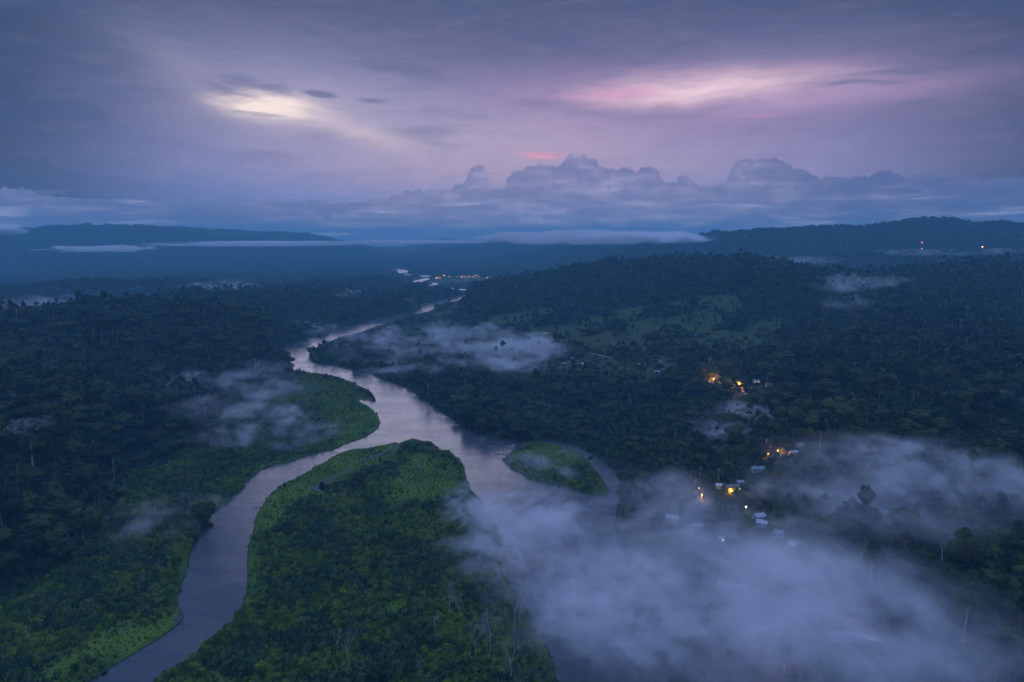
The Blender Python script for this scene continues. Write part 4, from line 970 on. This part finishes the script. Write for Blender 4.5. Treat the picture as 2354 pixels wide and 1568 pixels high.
lamp('low lamp behind the first orange-lit trees', 1652, 877, 6, .35, 'lamp_glow', 11000)
lamp('dim lamp in the trees on the slope above the mist', 1885, 1012, 6, .3, 'lamp_glow', 14000, colr=(1, .35, .1))
lamp('dim lamp left of the white clearing roofs', 1787, 1046, 6, .3, 'lamp_glow', 12000)
lamp('small lamp among trees below the clearing', 1765, 1053, 5, .3, 'lamp_glow', 3000)
lamp('porch lamp of the lit house at the mist edge', 1680, 1136, 3, .25, 'lamp_glow', 4000)
lamp('lamp glowing through the mist left of the lit-porch house', 1612, 1150, 6, .45, 'lamp_glow', 11000)
lamp('small lamp above the mist glow beside the river arm', 1606, 1132, 5, .3, 'lamp_glow', 500)
lamp('bright white-orange lamp at the mist row of houses', 1713, 1184, 6, .8, 'white_lamp_glow', 900)
lamp('small bright lamp alone in the mist right of the flat square roof', 1896, 1305, 6, .5, 'white_lamp_glow', 60)
lamp('lamp glowing red-orange at the bottom edge under the mist', 1815, 1578, 4, .35, 'lamp_glow', 5000, colr=(1, .2, .06))
lamp('lone orange lamp of a farm by the far river bend', 1019, 724, 6, 1.0, 'far_lamp_glow', 900)
for i, (u, v) in enumerate(town):
    q = at_dist(u, v, 300 / math.tan(PITCH + math.atan((v + 3 - 784) / FD))); r_ = math.hypot(q[0], q[1]); hh = float(height(np.array([q[0]]), np.array([q[1]]))[0])
    h_ = max(10.0, min(26, q[2] - hh))
    lamp('orange street lamp in the far town beside the river', u, v, h_, 1.6 if i % 3 else 2.2, 'far_lamp_glow' if i % 5 else 'white_lamp_glow', 0, 'street lamps of the far riverside town', loc=np.array([q[0], q[1], hh]))
lamp('single orange lamp in front of the far right ridge', 2257, 577, 16, 3.4, 'far_lamp_glow', 0)
def mast(label, u, v, hgt, r):
    q = at_dist(u, v, r); hh = float(height(np.array([q[0]]), np.array([q[1]]))[0]); t_ = thing('radio_mast', label, 'mast', (q[0], q[1], hh)); H_ = q[2] + 0 - hh
    m = MB()
    for a, b in ((-1, -1), (1, -1), (0, 1.2)): m.tube([(a * 2.5, b * 2.5, -1), (a * .6, b * .6, H_)], [.3, .2], 4)
    for k_ in range(8):
        zz = H_ * k_ / 8; s = 2.5 - 1.9 * k_ / 8; m.tube([(-s, -s, zz), (s, -s, zz), (0, 1.2 * s, zz), (-s, -s, zz)], [.12] * 4, 3)
    obj('lattice', m.mesh('lattice', 'steel'), t_)
    for zz in (H_, H_ - hgt):
        v_ = ICO1[0] * 2.2 + np.array([0, 0, zz]); obj('beacon', mesh('beacon', v_, ICO1[1], ['red_beacon_glow'], smooth=True), t_)
mast('radio mast with two red lights below the far right ridge', 2120, 558, 36, 5000); mast('small radio mast with red lights on the far plain', 923, 562, 30, 9000)

# ------------------------------------------------------------------ mist patches
def mist_material(name, dens, scale, thr, seed, stretch=(1, 1, 1.6), colr=(1.0, 0.97, 0.96), soft=.35, detail=5.5):
    m = bpy.data.materials.new(name); m.use_nodes = True; tr = m.node_tree; tr.nodes.clear()
    tcn = tr.nodes.new('ShaderNodeTexCoord'); g = tr.nodes.new('ShaderNodeNewGeometry')
    mp = tr.nodes.new('ShaderNodeMapping'); mp.inputs['Scale'].default_value = stretch; mp.inputs['Location'].default_value = (seed * 131.7, seed * 71.3, 0); mp.inputs['Rotation'].default_value = (0, 0, .35)
    tr.links.new(g.outputs['Position'], mp.inputs['Vector'])
    n = noise(tr, mp.outputs[0], scale, detail, 0.6, 0.6)
    L_ = tr.nodes.new('ShaderNodeVectorMath'); L_.operation = 'LENGTH'; tr.links.new(tcn.outputs['Object'], L_.inputs[0])
    rad = E(tr, L_.outputs['Value'])
    n_f = noise(tr, mp.outputs[0], scale * 3.3, 4, 0.62, 0.4)
    d_ = ((1.0 - rad * rad) * 0.9 + (n - 0.5) * 5.5 - thr).ss(-0.05, soft * 2.2).pw(1.2) * rad.ss(1.0, 0.5) * n_f.ss(0.36, 0.66, 0.12, 1.7) * dens
    pvn = tr.nodes.new('ShaderNodeVolumePrincipled'); pvn.inputs['Color'].default_value = (*colr, 1); pvn.inputs['Anisotropy'].default_value = 0.0
    tr.links.new(d_.k, pvn.inputs['Density']); out = tr.nodes.new('ShaderNodeOutputMaterial'); tr.links.new(pvn.outputs[0], out.inputs['Volume'])
    return m
MV, MF = ico(3)
def mist(u, v, hu, hv, zc, th, opac, label, thr=.35,  scale=None, rot=0.0, colr=(1.0, 0.97, 0.96), r=None, soft=.35, stretch=(1, 1, 1.6)):
    if r is None and hu < 245: hu *= 1.35; hv *= 1.25; opac *= .66; soft *= 1.4; thr += .06
    if zc is None: q = hit(u, v); c = q[:2]; zc = q[2] + th * .75 + 8
    elif r is None: c = ground(u, v, zc)
    else: q = at_dist(u, v, r); c = q[:2]; zc = q[2]
    r0 = math.hypot(*c)
    if r is None:
        n_ = ground(u, v + hv, zc); f_ = ground(u, max(v - hv, 560), zc); dy = max(abs(math.hypot(*f_) - math.hypot(*n_)) / 2, 15)
    else: dy = hu * r0 / FD * .6
    dx = hu * r0 / FD
    path = max(th / max(math.sin(math.atan((CAM_H - zc) / r0)), .03), 1); path = min(path, 2 * dy) if r is None else dy
    dens = 1.7 * opac / (path * .8)
    mt = mist_material('mist', dens, scale or 1.9 / min(max(min(dx, dy * 1.5), 20), 160), thr, (u * .37 + v) % 17, colr=colr, soft=soft, stretch=stretch)
    me = bpy.data.meshes.new('mist'); me.from_pydata([tuple(q) for q in MV], [], MF); me.materials.append(mt)
    o = obj('mist', me, loc=(c[0], c[1], zc)); o.scale = (dx, dy, th); o.rotation_euler[2] = -math.atan2(c[0], c[1]) + rot
    tag(o, label, 'mist', kind='stuff')
    return o
MIST = []
exec_mist = True
if exec_mist:
    # far stratus
    mist(1340, 546, 280, 14, 0, 62, 14, 'bright white bank of low cloud lying over the centre hills', r=5000, thr=.25, scale=.0045, stretch=(.7, .7, 4))
    mist(1545, 545, 120, 12, 0, 55, 12, 'white cloud tongue against the far right ridge', r=4800, thr=.4, scale=.005, stretch=(.7, .7, 3))
    mist(620, 560, 270, 7, 0, 36, 10, 'long thin white stratus band over the plain below the left mountain', r=7600, thr=.15, scale=.003, stretch=(.7, .7, 7))
    mist(960, 556, 220, 5, 0, 26, 10, 'thin stratus streak continuing to the centre hills', r=7600, thr=.2, scale=.003, stretch=(.7, .7, 7))
    mist(235, 572, 130, 9, 0, 44, 8, 'small white stratus patch at the foot of the left mountain', r=7600, thr=.4, scale=.006, stretch=(.7, .7, 4))
    mist(15, 531, 40, 9, 0, 50, 6, 'white cloud at the left edge on the mountain shoulder', r=9200, thr=.1, scale=.002)
    # middle distance
    mist(500, 657, 80, 14, 62, 26, 2.0, 'bright mist patch behind the dark wooded knoll left of the river', thr=.4)
    mist(110, 697, 150, 20, 66, 22, 1.3, 'mist ribbon at the left edge behind the near left hill', thr=.45)
    mist(400, 690, 70, 26, 62, 18, 1.4, 'thin mist drifting down beside the left hill', thr=.5)
    mist(798, 685, 36, 11, None, 18, 1.3, 'small round mist puff among the trees left of the far bend', thr=.3)
    mist(690, 752, 110, 16, 20, 14, .7, 'faint mist over the far side of the river bend', thr=.2)
    mist(1010, 775, 240, 46, 34, 22, 1.3, 'broad ragged mist sheet over the right-bank meadow', thr=.34)
    mist(1195, 808, 125, 42, 34, 24, 1.7, 'denser mist lobe at the right end of the meadow mist', thr=.2)
    mist(960, 832, 190, 28, 24, 14, .9, 'thin lower fringe of the meadow mist', thr=.35)
    mist(545, 885, 180, 60, 46, 22, .9, 'wispy mist in front of the left hill by the green meadow', thr=.42)
    mist(600, 950, 120, 36, 36, 16, .9, 'faint mist strand linking the two wisps by the green meadow', thr=.42)
    mist(660, 990, 190, 36, 26, 18, 1.0, 'mist streak lying across the lower left meadow', thr=.32)
    mist(420, 1180, 150, 44, 24, 16, .45, 'faint veil over the left arm of the river', thr=.3)
    mist(1830, 606, 110, 15, None, 26, 2.0, 'pale mist pouring over the saddle behind the right hill', thr=.45)
    mist(1945, 668, 62, 26, None, 26, 2.4, 'bright mist pool in the valley between the right hills', thr=.35)
    mist(2030, 664, 60, 12, None, 22, 1.7, 'mist finger reaching right from the valley pool', thr=.4)
    mist(1950, 715, 60, 24, None, 22, 1.0, 'mist running down the narrow valley below the pool', thr=.4)
    mist(2140, 592, 110, 9, None, 22, 1.5, 'thin mist line on the plateau at right', thr=.45)
    mist(2300, 592, 44, 10, None, 22, 1.2, 'mist patch near the right edge of the plateau', thr=.45)
    mist(1550, 825, 70, 22, 24, 12, .6, 'faint smoke-like veil over the road', thr=.3)
    mist(1640, 850, 26, 38, 34, 22, 1.0, 'smoke rising beside the first village lamps', thr=.3)
    mist(1780, 970, 140, 50, 50, 24, 1.3, 'thin mist drifting over the wooded slope right of centre', thr=.3)
    mist(2270, 948, 90, 24, None, 16, .6, 'faint mist wisp high on the slope at the right edge', thr=.3)
    # the large bank at lower right
    mist(1290, 1075, 150, 50, 20, 14, .6, 'thin mist veiling the small green islet', thr=.3)
    mist(1090, 1160, 80, 60, 26, 16, .9, 'thin mist edge reaching onto the right shore of the island', thr=.25)
    mist(1230, 1210, 220, 110, 34, 24, 1.5, 'mist spreading over the right river arm', thr=.2)
    mist(1600, 1240, 440, 175, 68, 46, 1.3, 'thick main body of the mist bank over the right arm and village', thr=.1, soft=.8)
    mist(1450, 1400, 330, 150, 56, 36, 1.2, 'lower left part of the great mist bank', thr=.12, soft=.6)
    mist(1850, 1390, 430, 180, 70, 40, .7, 'lower middle part of the great mist bank', thr=.05, soft=.6)
    mist(1760, 1410, 660, 220, 64, 50, .6, 'even thin veil filling the gaps of the great mist bank', thr=-.5, soft=.9)
    mist(1240, 1370, 150, 150, 44, 28, .9, 'mist softening the right shore of the island', thr=.1, soft=.7)
    mist(2060, 1110, 380, 130, 80, 34, .45, 'faint even veil over the slope above the village', thr=-.2, soft=.9)
    mist(1700, 1000, 110, 46, 44, 22, .7, 'wisp trailing up from the mist bank towards the wooded slope', thr=.3)
    mist(2040, 1040, 110, 34, 92, 22, 1.0, 'ragged wisp rising above the tongue of mist at right', thr=.35)
    mist(2180, 1090, 330, 76, 86, 28, 1.0, 'mist tongue stretching to the right edge', thr=.22, soft=.5)
    mist(2100, 1560, 480, 130, 60, 30, .4, 'thin mist along the bottom right', thr=.05, soft=.7)
    mist(1950, 1180, 240, 90, 60, 26, 1.4, 'broken mist above the village slope', thr=.25, soft=.5)

# ------------------------------------------------------------------ haze (the air itself)
hm = bpy.data.materials.new('haze'); hm.use_nodes = True; tr = hm.node_tree; tr.nodes.clear()
pvn = tr.nodes.new('ShaderNodeVolumePrincipled'); pvn.inputs['Color'].default_value = (0.32, 0.78, 1.0, 1); pvn.inputs['Density'].default_value = 9.6e-5
pvn.inputs['Anisotropy'].default_value = 0.0
out = tr.nodes.new('ShaderNodeOutputMaterial'); tr.links.new(pvn.outputs[0], out.inputs['Volume'])
mb = MB(); mb.box(-27000, 27000, -3000, 25500, -5.0, 560)
hz = mb.mesh('haze', 'rock'); hz.materials.clear(); hz.materials.append(hm)
tag(obj('haze', hz), 'blue evening air filling the valley', 'haze', kind='stuff')
